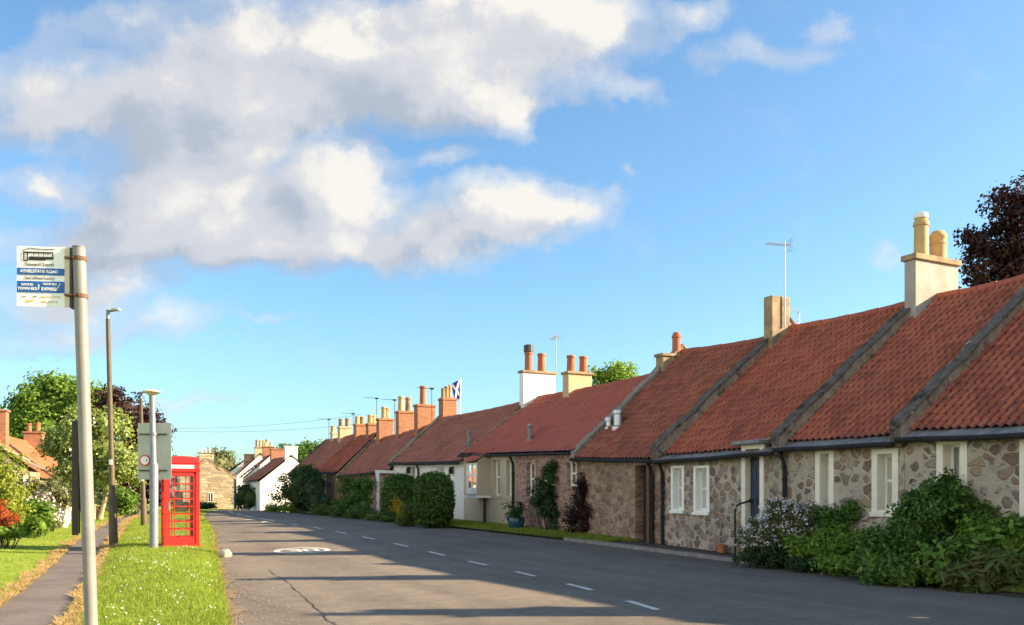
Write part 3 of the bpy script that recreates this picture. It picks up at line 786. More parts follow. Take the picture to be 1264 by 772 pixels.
for px, py, hh, rr in ((752, 548, .42, .11), (763, 545, .62, .14)):
    n_f = 1.0; s_f = row_s(px, n_f)
    zb_ = row_z(py, s_f, n_f); tt = (s_f - B_C) / (B_D - B_C)
    zr_ = lerp(2.54, 6.3, (n_f + .2) / 4.5) + .15 * tt
    mb = MB(); c = ROW.P(s_f, n_f, zr_ - .1); mb.lathe(c, [(rr * 1.5, 0), (rr * 1.5, .12), (rr, .16), (rr, hh - .12), (rr * 1.3, hh - .1), (rr * 1.3, hh), (rr * .6, hh + .03)], 14); mb.build('roof_flue', 'steel', D, smooth=True)
sC = B_D - .05
ch = chimney(D, ROW, sC - .2, sC + .2, row_n(814, sC), row_n(842, sC), 5.6, row_z(438, sC, 3.6), 'weathered_stone', 'weathered_stone', [(row_n(835, sC), .78, .16, 'terracotta', 'capped')], cap=.1, over=.05)

# --- half cream, half pink stone house under the big plain red roof
SJ = row_s(637)                                    # joint between the cream render and the pink stone
ow = [win_from_px(654, 658, 571, 613), win_from_px(704, 709, 570, 600), win_from_px(611, 616, 568, 612), win_from_px(628, 633, 568, 612)]
ow = [(o[0], .62, o[2], o[3]) for o in ow]
E = house('cottage', 'long red roofed house with half its front cream rendered and a small bay window', ROW, B_D, B_E, (2.93, 3.2), (5.78, 5.62), (4.0, 3.3), 'pink_rubble', 'concrete_red', [hole(o) for o in ow], per=.3, course=.40, amp=.018, saw=.06, group=GRP, seed=8)
for i, o in enumerate(ow):
    add_window(E, ROW, *o, surround='cream_render' if i > 1 else 'pink_rubble', band=.1, depth=.17, proud=.02 if i < 2 else .03)
mb = MB()
wall_sheet(mb, ROW, SJ, B_E - .01, -.022, lambda s: gr(s) - .3, lambda s: lerp(2.93, 3.2, (s - B_D) / (B_E - B_D)) - .11, [hole(o) for o in ow[2:]])
ROW.box(mb, SJ - .03, SJ, -.024, .0, gr(SJ) - .3, 2.92)
mb.build('render_coat', 'cream_render', E)
downpipe(E, ROW, SJ + .05, 2.95, -.1)
# bay window
sb0, sb1 = row_s(606), row_s(606) + 1.05
zb0, zb1 = row_z(612, sb0, -.5), row_z(571, sb0, -.5)
mb = MB(); dp = .55
ROW.box(mb, sb0, sb0 + .06, -dp, -.024, zb0, zb1); ROW.box(mb, sb1 - .06, sb1, -dp, -.024, zb0, zb1)
ROW.box(mb, sb0 + .06, sb1 - .06, -dp + .02, -.024, zb0, zb0 + .06)
bay = mb.build('bay_window', 'cream_render', E)
mb = MB(); ROW.box(mb, sb0 - .07, sb1 + .07, -dp - .08, -.026, zb0 - .09, zb0 - .003); mb.build('sill', 'white_paint', bay, bevel=.01)
mb = MB()
for a, b in ((sb0 + .06, sb0 + .15), (sb0 + .5, sb0 + .56), (sb1 - .15, sb1 - .06)): ROW.box(mb, a, b, -dp - .012, -dp + .05, zb0 + .06, zb1)
for z in (zb0 + .06, lerp(zb0, zb1, .18), lerp(zb0, zb1, .6), zb1 - .08): ROW.box(mb, sb0 + .07, sb1 - .07, -dp - .008, -dp + .045, z, z + .07)
ROW.box(mb, sb0 + .07, sb1 - .07, -dp + .0, -dp + .03, zb0 + .07, zb0 + .27)
mb.build('bay_sash', 'white_paint', bay)
mb = MB(); mb.add([ROW.P(sb0 + .07, -dp + .02, zb0 + .1), ROW.P(sb1 - .07, -dp + .02, zb0 + .1), ROW.P(sb1 - .07, -dp + .02, zb1), ROW.P(sb0 + .07, -dp + .02, zb1)], [(0, 1, 2, 3)]); mb.build('pane', 'window_glass', bay)
zt_ = zb1
V, F, UV = roof_slope(ROW, sb0 - .1, sb1 + .12, (-dp - .18, zt_ + .0), (-dp - .18, zt_ + .0), (.25, zt_ + .62), (.25, zt_ + .62), .3, .3, .016, .04, seed=3, sag=0)
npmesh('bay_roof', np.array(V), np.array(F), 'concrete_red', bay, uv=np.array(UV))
for s_ in (sb0, sb1 - .05):
    mb = MB(); mb.hexa([ROW.P(s_, -dp, zt_ - .02), ROW.P(s_, -.03, zt_ - .02), ROW.P(s_ + .05, -.03, zt_ - .02), ROW.P(s_ + .05, -dp, zt_ - .02), ROW.P(s_, -dp, zt_ + .06), ROW.P(s_, -.03, zt_ + .40), ROW.P(s_ + .05, -.03, zt_ + .40), ROW.P(s_ + .05, -dp, zt_ + .06)])
    mb.build('bay_cheek', 'cream_render', bay)
mb = MB(); mb.tube([ROW.P(sb0 + .35, -.1, zb0 - .09), ROW.P(sb0 + .35, -.1, gr(sb0) - .05)], .05, 8); mb.build('waste_pipe', 'dark_wood', E, smooth=True)
sC = 37.4
chimney(E, ROW, sC - .22, sC + .22, row_n(698, sC), row_n(727, sC), 5.0, row_z(460, sC, 3.7), 'buff_render', 'weathered_stone', [(row_n(702, sC) + .1, .66, .17, 'terracotta', 'plain'), (row_n(718, sC) + .08, .66, .17, 'terracotta', 'plain')])
chimney(E, ROW, B_E - .2, B_E + .14, row_n(643, B_E), row_n(683, B_E), 4.6, row_z(459, B_E, 3.3), 'white_render', 'weathered_stone', [(row_n(652, B_E), .8, .17, 'terracotta', 'plain'), (row_n(668, B_E), .78, .17, 'terracotta', 'plain')], label='white chimney with a cowled terracotta pot')
mb = MB(); cp = ROW.P(B_E - .03, row_n(652, B_E), row_z(459, B_E, 3.3) + .76); mb.lathe(cp, [(.15, 0), (.2, .02), (.2, .3), (.1, .33)], 12); mb.build('chimney_cowl', 'dark_alu', E)
n_ = row_n(682, B_E); aerial(E, ROW.P(B_E - .3, n_, row_z(458, B_E, n_)), 1.5, R(100), 1.0)
for px, py in ((579, 548), (654, 545)):
    n_f = .55; s_f = row_s(px, n_f); zr_ = lerp(2.95, 5.7, (n_f + .2) / 3.8) + .18 * (s_f - B_D) / 8.7
    mb = MB(); mb.lathe(ROW.P(s_f, n_f, zr_ - .08), [(.15, 0), (.15, .08), (.07, .1), (.07, .5), (.1, .52), (.1, .58), (.03, .62)], 12); mb.build('roof_flue', 'lead', E, smooth=True)
mb = MB()
for (a, b) in (((-.2, 3.17), (3.3, 5.62)), ((3.3, 5.62), (6.8, 3.17))):
    mb.hexa([ROW.P(B_E - .05, a[0], a[1] - .1), ROW.P(B_E + .06, a[0], a[1] - .1), ROW.P(B_E + .06, b[0], b[1] - .1), ROW.P(B_E - .05, b[0], b[1] - .1), ROW.P(B_E - .05, a[0], a[1] + .09), ROW.P(B_E + .06, a[0], a[1] + .09), ROW.P(B_E + .06, b[0], b[1] + .09), ROW.P(B_E - .05, b[0], b[1] + .09)])
mb.build('verge_board', 'weathered_stone', E)

# --- white fronted house
ow = [win_from_px(506, 513, 576, 618), win_from_px(540, 548, 576, 620)]
ow = [(o[0], .8, o[2], o[3]) for o in ow]
Fh = house('cottage', 'white fronted cottage under a dark brown tile roof behind the clipped hedges', ROW, B_E, B_F, (2.9, 3.12), (5.42, 5.36), (2.8, 2.4), 'white_render', 'dark_tile', [hole(o) for o in ow], per=.3, course=.34, amp=.02, saw=.05, group=GRP, seed=9)
for o in ow: add_window(Fh, ROW, *o, band=.06, depth=.15)
downpipe(Fh, ROW, row_s(518), 3.0)
for px in (507, 560):
    s_ = row_s(px); mb = MB(); z_ = row_z(578, s_); ROW.box(mb, s_ - .06, s_ + .06, -.16, -.001, z_, z_ + .05); mb.lathe(ROW.P(s_, -.13, z_ - .25), [(.05, 0), (.09, .02), (.09, .22), (.05, .25)], 8); mb.build('wall_lamp', 'black_iron', Fh)
coping(Fh, ROW, B_F, gable_slope_pts(2.4, 3.1, 5.4), half=.14, h=.1, top='pale_skew', side='pale_skew', seed=9)
sC = B_F - .15
chimney(Fh, ROW, sC - .28, sC + .28, row_n(544, sC), row_n(561, sC), 4.4, row_z(492, sC, 2.8), 'brick', 'brick', [(row_n(547, sC), .5, .11, 'dull_clay', 'plain'), (row_n(551, sC), .6, .12, 'dull_clay', 'plain'), (row_n(555, sC), .7, .1, 'dull_clay', 'capped')], cap=.12, over=.03)

def mast(root, px, py, s, n, zb_, boom=.75):
    p = ROW.P(s, n, zb_); zt_ = row_z(py, s, n)
    mb = MB(); mb.tube([p, (p.x, p.y, zt_)], .018, 6)
    mb.tube([(p.x - boom, p.y, zt_ + .05), (p.x + .12, p.y, zt_)], .011, 5); mb.box((p.x - .1, p.y - .05, zt_ - .04), (p.x + .1, p.y + .05, zt_ + .04))
    for k in range(6): mb.tube([(p.x - boom + k * .12, p.y - .16, zt_ + .04), (p.x - boom + k * .12, p.y + .16, zt_ + .04)], .006, 4)
    mb.build('aerial', 'dark_alu', root)
def brick_stack(root, px0, px1, ytop, wn, pots, mat='brick', base=4.0, thick=.5, capm=None):
    s_ = row_s((px0 + px1) / 2, wn); n0, n1 = row_n(px0, s_), row_n(px1, s_)
    zt_ = row_z(ytop, s_, wn)
    chimney(root, ROW, s_ - thick / 2, s_ + thick / 2, n0, n1, base, zt_, mat, capm or mat, [(row_n(p, s_), (ytop - yt) / FPX * .891 * s_ , .17, m, 'plain') for p, yt, m in pots], cap=.12, over=.04)
    return s_, zt_
# --- lower brown roofed cottages farther along
ow = [win_from_px(478, 483, 592, 618), win_from_px(447, 451, 594, 618)]
ow = [(o[0], .8, o[2], o[3]) for o in ow]
G = house('cottage', 'low brown tiled cottage with brick stacks, beyond the white fronted one', ROW, B_F, B_G, (2.76, 2.68), (5.12, 4.8), (2.25, 2.05), 'brown_rubble', 'dark_tile', [hole(o) for o in ow], per=.3, course=.34, amp=.02, saw=.05, group=GRP, seed=10)
for o in ow: add_window(G, ROW, *o, band=.08, depth=.15)
brick_stack(G, 513, 535, 500, 2.25, [(522, 476, 'terracotta')])
brick_stack(G, 490, 509, 508, 2.2, [(495, 489, 'buff_clay'), (504, 490, 'dull_clay')])
brick_stack(G, 466, 484, 517, 2.1, [(474, 502, 'buff_clay'), (477, 503, 'dull_clay')])
coping(G, ROW, B_G, gable_slope_pts(2.05, 2.62, 4.84), half=.2, h=.14, top='pale_skew', side='pale_skew', seed=10)
mb = MB(); sw = row_s(466, -.9); ROW.box(mb, sw - .07, sw + .07, -.97, -.83, gr(sw) - .1, 2.62); ROW.box(mb, sw - .09, sw + .09, -.99, .1, 2.62, 2.76); mb.build('porch_post', 'white_paint', G)
s_ = row_s(465, 2.0); mast(G, 465, 492, s_, 2.0, 4.6); s_ = row_s(533, 2.3); mast(G, 533, 480, s_, 2.3, 5.0); s_ = row_s(487, 2.2); mast(G, 487, 494, s_, 2.2, 4.6)
ow = [win_from_px(398, 402, 586, 612)]
ow = [(o[0], .8, o[2], o[3]) for o in ow]
H = house('cottage', 'red tiled cottage with four chimneys beyond the low brown one, dark bushes before it', ROW, B_G, B_H, (2.9, 2.98), (5.22, 5.32), (2.25, 2.35), 'brown_rubble', 'pantile_worn', [hole(o) for o in ow], group=GRP, seed=11)
for o in ow: add_window(H, ROW, *o, band=.08, depth=.15)
brick_stack(H, 453, 464, 523, 2.2, [(457, 512, 'buff_clay'), (461, 512, 'buff_clay')])
brick_stack(H, 438, 451, 524, 2.3, [(441, 514, 'buff_clay'), (447, 514, 'dull_clay')], base=4.4)
I = house('cottage', 'farthest cottage of the terrace, dark roof ending above the round bush', ROW, B_H, B_I, (3.0, 3.05), (5.46, 5.46), (2.45, 2.45), 'cream_render', 'dark_tile', [], per=.3, course=.34, amp=.02, saw=.05, group=GRP, seed=12)
brick_stack(I, 418, 433, 527, 2.4, [(421, 517, 'dull_clay'), (429, 516, 'dull_clay')], 'buff_render')
brick_stack(I, 409, 416, 534, 2.45, [(411, 526, 'buff_clay')], 'cream_render')
s_ = row_s(436, 2.4); mast(I, 436, 511, s_, 2.4, 5.2); s_ = row_s(406, 2.4); mast(I, 406, 518, s_, 2.4, 5.2)
coping(I, ROW, B_I, gable_slope_pts(2.45, 3.0, 5.5), half=.14, h=.1, seed=12)

# --- generic gable ended house turned towards the street
def gable_house(name, label, corner, d, width, length, zb, ze, za, wall, roof, group=None, wins=(), chim=None, cop=None, seed=0, leftwall=True):
    fr = Frame(corner, d)
    root = house(name, label, fr, 0, length, (ze, ze), (za, za), (width / 2, width / 2), wall, roof, [], per=.32, course=.36, amp=.03, saw=.05, group=group, zb=zb, seed=seed, cat='house', verge_over=.08 if not cop else 0.)
    gf = Frame(fr.P(0, width, 0)[:2], -fr.n)           # looks at the near gable: s runs along the gable
    for (c, w, z0, z1) in wins:
        mb = MB()
        s_ = width - c
        gf.box(mb, s_ - w / 2, s_ + w / 2, -.03, .03, z0, z1); wn = mb.build('window', 'white_paint', root)
        mb = MB()
        gf.box(mb, s_ - w / 2 + .06, s_ - .03, -.036, -.031, z0 + .06, z1 - .06); gf.box(mb, s_ + .03, s_ + w / 2 - .06, -.036, -.031, z0 + .06, z1 - .06); mb.build('pane', 'room_dark', wn)
    if cop: coping(root, fr, .12, gable_slope_pts(width / 2, ze - .02, za), half=.14, h=.12, top=cop, side=cop, seed=seed)
    return root, fr

W1, f1 = gable_house('house', 'white gabled house with a brown roof beyond the right hand terrace', (ratio(321) * 70, 70), (-.43, .90), 4.9, 7, .35, 2.78, 4.75, 'white_render', 'dark_tile', seed=21)
chimney(W1, f1, .05, .6, 1.95, 2.95, 4.2, 5.5, 'white_render', 'white_render', [], cap=.1)
chimney(W1, f1, 6.3, 6.8, 2.0, 3.4, 4.2, 5.6, 'brick', 'brick', [], cap=.1)
W2, f2 = gable_house('house', 'tall white gabled house with a pale many potted chimney, farther down the street', (ratio(292) * 88, 88), (-.33, .944), 4.6, 12, .1, 3.6, 5.75, 'white_render', 'dark_tile', seed=22)
chimney(W2, f2, .05, .7, 1.75, 3.1, 5.0, 6.4, 'buff_render', 'weathered_stone', [(1.95, .75, .14, 'dull_clay', 'plain'), (2.3, .7, .14, 'buff_clay', 'plain'), (2.6, .7, .14, 'buff_clay', 'plain'), (2.9, .8, .14, 'dull_clay', 'plain')])
chimney(W2, f2, .5, 1.0, .75, 1.7, 4.0, 5.7, 'weathered_stone', 'weathered_stone', [], cap=.1)
W4, f4 = gable_house('house', 'narrow white gabled house wedged between the brown roofed one and the tall white gable', (ratio(303) * 77.2, 77.2), (-.36, .933), 4.3, 3.2, .25, 3.25, 5.15, 'white_render', 'dark_tile', seed=25)
chimney(W4, f4, 2.5, 3.0, 1.7, 2.7, 4.6, 6.0, 'brick', 'brick', [(1.95, .4, .12, 'buff_clay', 'plain'), (2.4, .4, .12, 'buff_clay', 'plain')], cap=.1)
W3, f3 = gable_house('house', 'white house with a red roof glimpsed between the stone house and the tall white gable', (ratio(284) * 104, 104), (-.27, .96), 4.5, 10, -.15, 4.4, 6.2, 'white_render', 'pantile_worn', seed=23)
S, fs = gable_house('house', 'ochre stone gabled house closing the street beyond the phone box', (ratio(222) * 82.5, 82.5), (-.38, .925), 4.75, 10, .2, 3.35, 4.95, 'ochre_stone', 'dark_tile', wins=[(2.7, .5, .95, 1.85)], cop='weathered_stone', seed=24)
chimney(S, fs, .1, .7, 1.7, 3.0, 4.5, 5.62, 'ochre_stone', 'weathered_stone', [(1.95, .35, .11, 'opal', 'plain'), (2.3, .35, .11, 'opal', 'plain'), (2.65, .35, .11, 'opal', 'plain')])
mb = MB()
for z0, z1, x0 in ((.2, 2.0, 1.5), (.2, 2.0, 3.2)):
    fs2 = Frame(fs.P(0, 4.75, 0)[:2], fs.d); fs2.box(mb, x0, x0 + .8, -.02, .012, z0, z1)
mb.build('door', 'dark_wood', S)
# left hand houses in the trees
def left_gable(name, label, px_r, Y, width, length, ze, za, wall, roof, seed, zb, d=(-.28, .96)):
    fr_ = Frame((0, 0), d); q = Vector((ratio(px_r) * Y, Y, 0)) - fr_.n * width
    return gable_house(name, label, (q.x, q.y), d, width, length, zb, ze, za, wall, roof, seed=seed)
L1, g1 = left_gable('house', 'small stone outbuilding with a stone slate roof at the left edge behind garden shrubs', 37, 33.5, 5.0, 1.6, 2.55, 4.35, 'ochre_stone', 'stone_slate', 31, .55)
mb = MB(); gf = Frame(g1.P(0, 5.0, 0)[:2], -g1.n); gf.box(mb, .05, .22, -.03, .02, .6, 2.3); gf.box(mb, .22, 1.35, -.03, .02, 2.18, 2.34); gf.box(mb, 1.35, 1.5, -.03, .02, .6, 2.34); wf = mb.build('window', 'white_paint', L1)
mb = MB(); gf.box(mb, .22, 1.35, -.015, .01, .9, 2.18); mb.build('pane', 'room_dark', wf)
L2, g2 = left_gable('house', 'orange tiled house with a brick chimney at the left edge of the photo', 28, 41, 4.6, 5.6, 2.4, 4.45, 'ochre_stone', 'orange_tile', 32, .6)
chimney(L2, g2, 4.7, 5.3, 1.8, 2.8, 3.8, 5.9, 'brick', 'brick', [(2.0, .3, .12, 'terracotta', 'plain')])
coping(L2, g2, 5.5, gable_slope_pts(2.3, 2.4, 4.5), half=.12, h=.14, seed=32)
L3, g3 = left_gable('house', 'orange tiled house half hidden by the pale flowering tree', 60, 47, 4.8, 8.0, 2.45, 4.75, 'ochre_stone', 'orange_tile', 33, .65)
chimney(L3, g3, 5.9, 6.5, 2.3, 3.3, 4.2, 5.3, 'brick', 'brick', [(2.55, .5, .15, 'terracotta', 'plain'), (3.0, .55, .15, 'terracotta', 'plain')])

# ------------------------------------------------------------------ vegetation
def leaf_quads(P, N, size, seed, asp=.55):
    g = np.random.default_rng(seed); n = len(P)
    a = g.normal(size=(n, 3)); N = N / (np.linalg.norm(N, axis=1, keepdims=True) + 1e-9)
    a -= N * np.sum(a * N, axis=1, keepdims=True); a /= np.linalg.norm(a, axis=1, keepdims=True) + 1e-9
    b = np.cross(N, a); s = size * g.uniform(.6, 1.3, (n, 1))
    bend = N * s * .18
    V = np.stack([P - a * s * .5 - bend, P + b * s * asp * .5, P + a * s * .5 - bend, P - b * s * asp * .5], axis=1).reshape(-1, 3)
    F = np.arange(4 * n).reshape(-1, 4); return V, F

def blob_leaves(blobs, per_m2, size, seed, clump=.28, fill=.35, up=.4, spread=1.0):
    """blobs: list of (center, (rx, ry, rz)); leaves sit in clumps near each blob's skin"""
    g = np.random.default_rng(seed); PP, NN = [], []
    for c, r in blobs:
        c = np.array(c, float); r = np.array(r, float)
        area = 4 * math.pi * (r[0] * r[1] + r[1] * r[2] + r[0] * r[2]) / 3
        nl = int(area * per_m2); nc = max(6, int(area / (clump * clump * 3.2)))
        d = g.normal(size=(nc, 3)); d /= np.linalg.norm(d, axis=1, keepdims=True)
        rad = np.where(g.random(nc) < fill, g.uniform(.35, .9, nc), g.uniform(.84, 1.12, nc))
        cc = c + d * r * rad[:, None]
        k = g.integers(0, nc, nl); off = g.normal(size=(nl, 3)) * clump * .55 * spread * np.array([1, 1, .75])
        P = cc[k] + off
        N = d[k] * .6 + off / clump * .5 + g.normal(size=(nl, 3)) * .55 + np.array([0, 0, up])
        PP.append(P); NN.append(N)
    return np.concatenate(PP), np.concatenate(NN)

def core_mesh(blobs, scale, seed):
    V, F = [], []
    g = np.random.default_rng(seed)
    for c, r in blobs:
        o = len(V); nu, nv = 14, 9
        for j in range(nv + 1):
            th = math.pi * j / nv
            for i in range(nu):
                ph = 2 * math.pi * i / nu; k = scale * (1 + .12 * math.sin(3 * ph + 5 * th + o))
                V.append((c[0] + r[0] * k * math.sin(th) * math.cos(ph), c[1] + r[1] * k * math.sin(th) * math.sin(ph), c[2] + r[2] * k * math.cos(th)))
        for j in range(nv):
            for i in range(nu):
                i2 = (i + 1) % nu; F.append((o + j * nu + i, o + (j + 1) * nu + i, o + (j + 1) * nu + i2, o + j * nu + i2))
    return np.array(V), np.array(F)

def bush(name, label, blobs, mat, per=900, size=.07, clump=.16, seed=0, cat='shrub', core=.55, flowers=None, group=None, stems=True, up=.4, spread=1.0, asp=.55):
    c0 = blobs[0][0]; zb = min(gz(c0[0], c0[1]), c0[2])
    root = empty(name, (c0[0], c0[1], zb), label, cat, group)
    P, N = blob_leaves(blobs, per, size, seed, clump, up=up, spread=spread)
    keep = P[:, 2] > np.interp(P[:, 1], PZ[0], PZ[1]) + .02; P, N = P[keep], N[keep]
    V, F = leaf_quads(P, N, size, seed, asp)
    if core:
        V2, F2 = core_mesh(blobs, core, seed); F = np.concatenate([F, F2 + len(V)]); V = np.concatenate([V, V2])
    npmesh('foliage', V, F, mat, root)
    if stems:
        mb = MB(); g = random.Random(seed)
        for c, r in blobs[:6]:
            for k in range(3):
                x, y = c[0] + g.uniform(-.3, .3) * r[0], c[1] + g.uniform(-.3, .3) * r[1]
                mb.tube([(c0[0] + (x - c0[0]) * .5, c0[1] + (y - c0[1]) * .5, zb - .05), (x, y, (zb + c[2]) / 2), (x + g.uniform(-.2, .2), y, c[2] + r[2] * .6)], [.02, .014, .006], 5)
        mb.build('stem', 'bark_dark', root)
    if flowers:
        fm, n, fsz = flowers
        P, N = blob_leaves(blobs, per, size, seed + 77, clump, fill=0.); g = np.random.default_rng(seed)
        P = P[P[:, 2] > blobs[0][0][2] - blobs[0][1][2] * .7]
        k = g.choice(len(P), min(n, len(P)), replace=False); P, N = P[k], N[k]
        C0 = np.array(blobs[0][0]); P = P + (P - C0) / (np.linalg.norm(P - C0, axis=1, keepdims=True) + .1) * .03
        V, F = leaf_quads(P, N + np.array([-.3, -.8, .4]), fsz, seed + 3, 1.0); o_ = npmesh('blossom', V, F, fm, root); o_['kind'] = 'stuff'
    return root

def tree(label, base, trunk_h, blobs, mat, per, size, clump, seed, bark='bark_dark', trunk_r=.2, trunks=1, fill=.4, name='tree', core=0, flowers=None, group=None):
    bx, by, bz = base
    root = empty(name, base, label, 'tree', group)
    mb = MB(); g = random.Random(seed)
    cen = Vector((sum(b[0][0] for b in blobs) / len(blobs), sum(b[0][1] for b in blobs) / len(blobs), sum(b[0][2] for b in blobs) / len(blobs)))
    forks = []
    for t in range(trunks):
        ang = g.uniform(0, 6.28); sp = .14 * (trunks > 1)
        p0 = Vector((bx + sp * math.cos(ang), by + sp * math.sin(ang), bz - .1))
        lean = Vector(((t - (trunks - 1) / 2) * .55 if trunks > 1 else 0, g.uniform(-.2, .2), 0))
        p2 = Vector((bx, by, bz)) + Vector((0, 0, trunk_h)) + lean
        p1 = p0.lerp(p2, .5) + Vector((g.uniform(-.08, .08), g.uniform(-.08, .08), 0))
        mb.tube([p0, p0.lerp(p1, .15), p1, p2], [trunk_r * 1.35, trunk_r * 1.05, trunk_r * .85, trunk_r * .7], 10); forks.append(p2)
    for c, r in blobs:
        f = min(forks, key=lambda q: (q - Vector(c)).length); e = Vector(c)
        m = f.lerp(e, .5) + Vector((g.uniform(-.15, .15), g.uniform(-.15, .15), .1))
        mb.tube([f - Vector((0, 0, .05)), m, e], [trunk_r * .6, trunk_r * .4, trunk_r * .15], 7)
        for k in range(5):
            d = Vector((g.gauss(0, 1), g.gauss(0, 1), g.gauss(0, .8))).normalized()
            e2 = e + Vector((d.x * r[0], d.y * r[1], d.z * r[2])) * .85
            mb.tube([m.lerp(e, .6), m.lerp(e2, .6), e2], [trunk_r * .25, trunk_r * .14, trunk_r * .04], 5)
    mb.build('trunk', bark, root)
    P, N = blob_leaves(blobs, per, size, seed, clump, fill)
    keep = P[:, 2] > bz + .1; P, N = P[keep], N[keep]
    V, F = leaf_quads(P, N, size, seed, .65)
    if core:
        V2, F2 = core_mesh(blobs, core, seed); F = np.concatenate([F, F2 + len(V)]); V = np.concatenate([V, V2])
    npmesh('crown', V, F, mat, root)
    if flowers:
        fm, n, fsz = flowers
        P, N = blob_leaves(blobs, per, size, seed + 5, clump, 0.); k = np.random.default_rng(seed).choice(len(P), min(n, len(P)), replace=False)
        V, F = leaf_quads(P[k], N[k], fsz, seed + 9, 1.); o_ = npmesh('blossom', V, F, fm, root); o_['kind'] = 'stuff'
    return root

def B(px, py, Y, rx, ry, depth=None):      # blob whose outline has the given centre and radii in photograph pixels, at distance Y
    k = Y / FPX
    return ((ratio(px) * Y, Y, EYE + (612 - py) * k), (rx * k, depth if depth else (rx * k), ry * k))

# left side trees
def on_ground(px, Y, extra=0.): return (ratio(px) * Y, Y, gz(0, Y) + extra)
tree('big rounded green tree rising behind the orange roofed houses', on_ground(75, 62, .2), 4.5,
     [B(72, 500, 62, 42, 30), B(45, 495, 61, 26, 18), B(100, 510, 62, 34, 30), B(70, 478, 62, 30, 15), B(110, 490, 63, 22, 20), B(60, 530, 61, 40, 22), B(20, 520, 62, 20, 15), B(115, 535, 62, 30, 30), B(40, 548, 62, 40, 25)],
     'leaf_fresh', 60, .28, .7, 101, trunk_r=.32, core=.6)
tree('pale flowering garden tree with forked bare trunks on the lawn', on_ground(119, 37.5, .22), 1.7,
     [B(110, 566, 37.5, 38, 34), B(88, 551, 37.2, 24, 18), B(140, 561, 37.5, 32, 34), B(105, 536, 37.5, 40, 26), B(130, 526, 37.6, 30, 20), B(150, 586, 37, 22, 22), B(85, 586, 37.3, 22, 12), B(62, 551, 37, 12, 10)],
     'leaf_pale', 170, .16, .36, 102, bark='bark_pale', trunk_r=.10, trunks=3, flowers=('flower_white', 260, .11))
tree('dark copper beech beside the footpath with branches down to the grass', on_ground(168, 58, .25), 2.2,
     [B(154, 511, 58, 32, 26), B(174, 536, 58, 30, 30), B(134, 501, 58, 22, 20), B(194, 536, 58, 16, 22), B(175, 590, 58, 28, 30), B(155, 610, 58, 30, 22), B(195, 610, 58, 16, 22), B(210, 575, 58, 10, 10), B(150, 570, 58, 30, 30)],
     'leaf_copper', 80, .22, .5, 103, trunk_r=.25, core=.5)
bush('shrub', 'rounded mid green shrub under the copper beech', [B(148, 618, 43, 17, 15), B(138, 612, 43.3, 12, 14), B(160, 622, 43, 10, 11)], 'leaf_fresh', 260, .14, .3, 104)
bush('shrub', 'low shrub with white flowers beside the dark beech branches', [B(172, 632, 45, 12, 8), B(186, 636, 45.5, 10, 7)], 'leaf_olive', 300, .12, .25, 105, flowers=('flower_white', 70, .14))
bush('shrub', 'lime green bush at the left edge of the photo', [B(0, 600, 26, 28, 42), B(12, 620, 25.8, 20, 30), B(-12, 580, 26.2, 25, 30)], 'leaf_lime', 420, .10, .2, 106)
bush('shrub', 'orange red shrub at the left edge in front of the lime bush', [B(2, 637, 23.6, 12, 18), B(12, 645, 23.5, 8, 11), B(-10, 640, 23.7, 14, 18)], 'leaf_red', 700, .07, .14, 107)
bush('shrub', 'strappy green plant clump on the lawn edge before the stone outbuilding', [B(40, 640, 27.5, 22, 20), B(25, 630, 28, 14, 18), B(50, 650, 27, 12, 13)], 'leaf_fresh', 420, .15, .2, 108, up=1.2)
bush('shrub', 'dull olive bush in front of the outbuilding wall', [B(62, 608, 31, 22, 16), B(45, 605, 31.4, 16, 14), B(76, 612, 31, 10, 12)], 'leaf_olive', 420, .10, .2, 109)
bush('shrub', 'pink and white flowering shrub between the strappy clump and pale boulder', [B(60, 635, 29.5, 12, 16), B(52, 620, 29.6, 10, 12), B(66, 645, 29.3, 8, 9)], 'leaf_olive', 500, .08, .16, 110, flowers=('pink_petal', 260, .10))
bush('shrub', 'ground hugging leafy plants at the foot of the red shrub', [B(5, 658, 23.2, 14, 6), B(20, 655, 23.3, 10, 6), B(-12, 656, 23.4, 10, 7)], 'leaf_bright', 700, .09, .14, 111)
bush('hedge', 'dark green garden hedge behind the pale flowering tree', [B(95, 605, 41, 22, 22), B(75, 600, 41.3, 14, 16), B(120, 612, 41.5, 20, 16)], 'leaf_dark', 260, .13, .26, 112, cat='hedge')

def rock(name, label, c, r, mat, seed, cat='boulder', group=None):
    mb = bmesh.new(); bmesh.ops.create_icosphere(mb, subdivisions=3, radius=1); g = random.Random(seed)
    ph = [(Vector((g.gauss(0, 1), g.gauss(0, 1), g.gauss(0, 1))).normalized(), g.uniform(.65, .95)) for _ in range(12)]
    for v in mb.verts:
        for d, k in ph:
            e = v.co.dot(d)
            if e > k: v.co -= d * (e - k)
        v.co = Vector((v.co.x * r[0], v.co.y * r[1], v.co.z * r[2]))
    me = bpy.data.meshes.new(name); mb.to_mesh(me); mb.free(); me.materials.append(M[mat])
    o = bpy.data.objects.new(name, me); C.objects.link(o); o.location = c
    return tag(o, label, cat, group)
x, y = ratio(77) * 31.5, 31.5
rock('boulder', 'tall pale boulder at the end of the left garden bed', (x, y, gz(x, y) + .75), (.32, .3, .8), 'pale_stone', 3)
x, y = ground_at(279, 688)
rock('boulder', 'small whitish stone on the road edge near the phone box', (x, y, gz(x, y) + .09), (.16, .14, .13), 'pale_stone', 5)

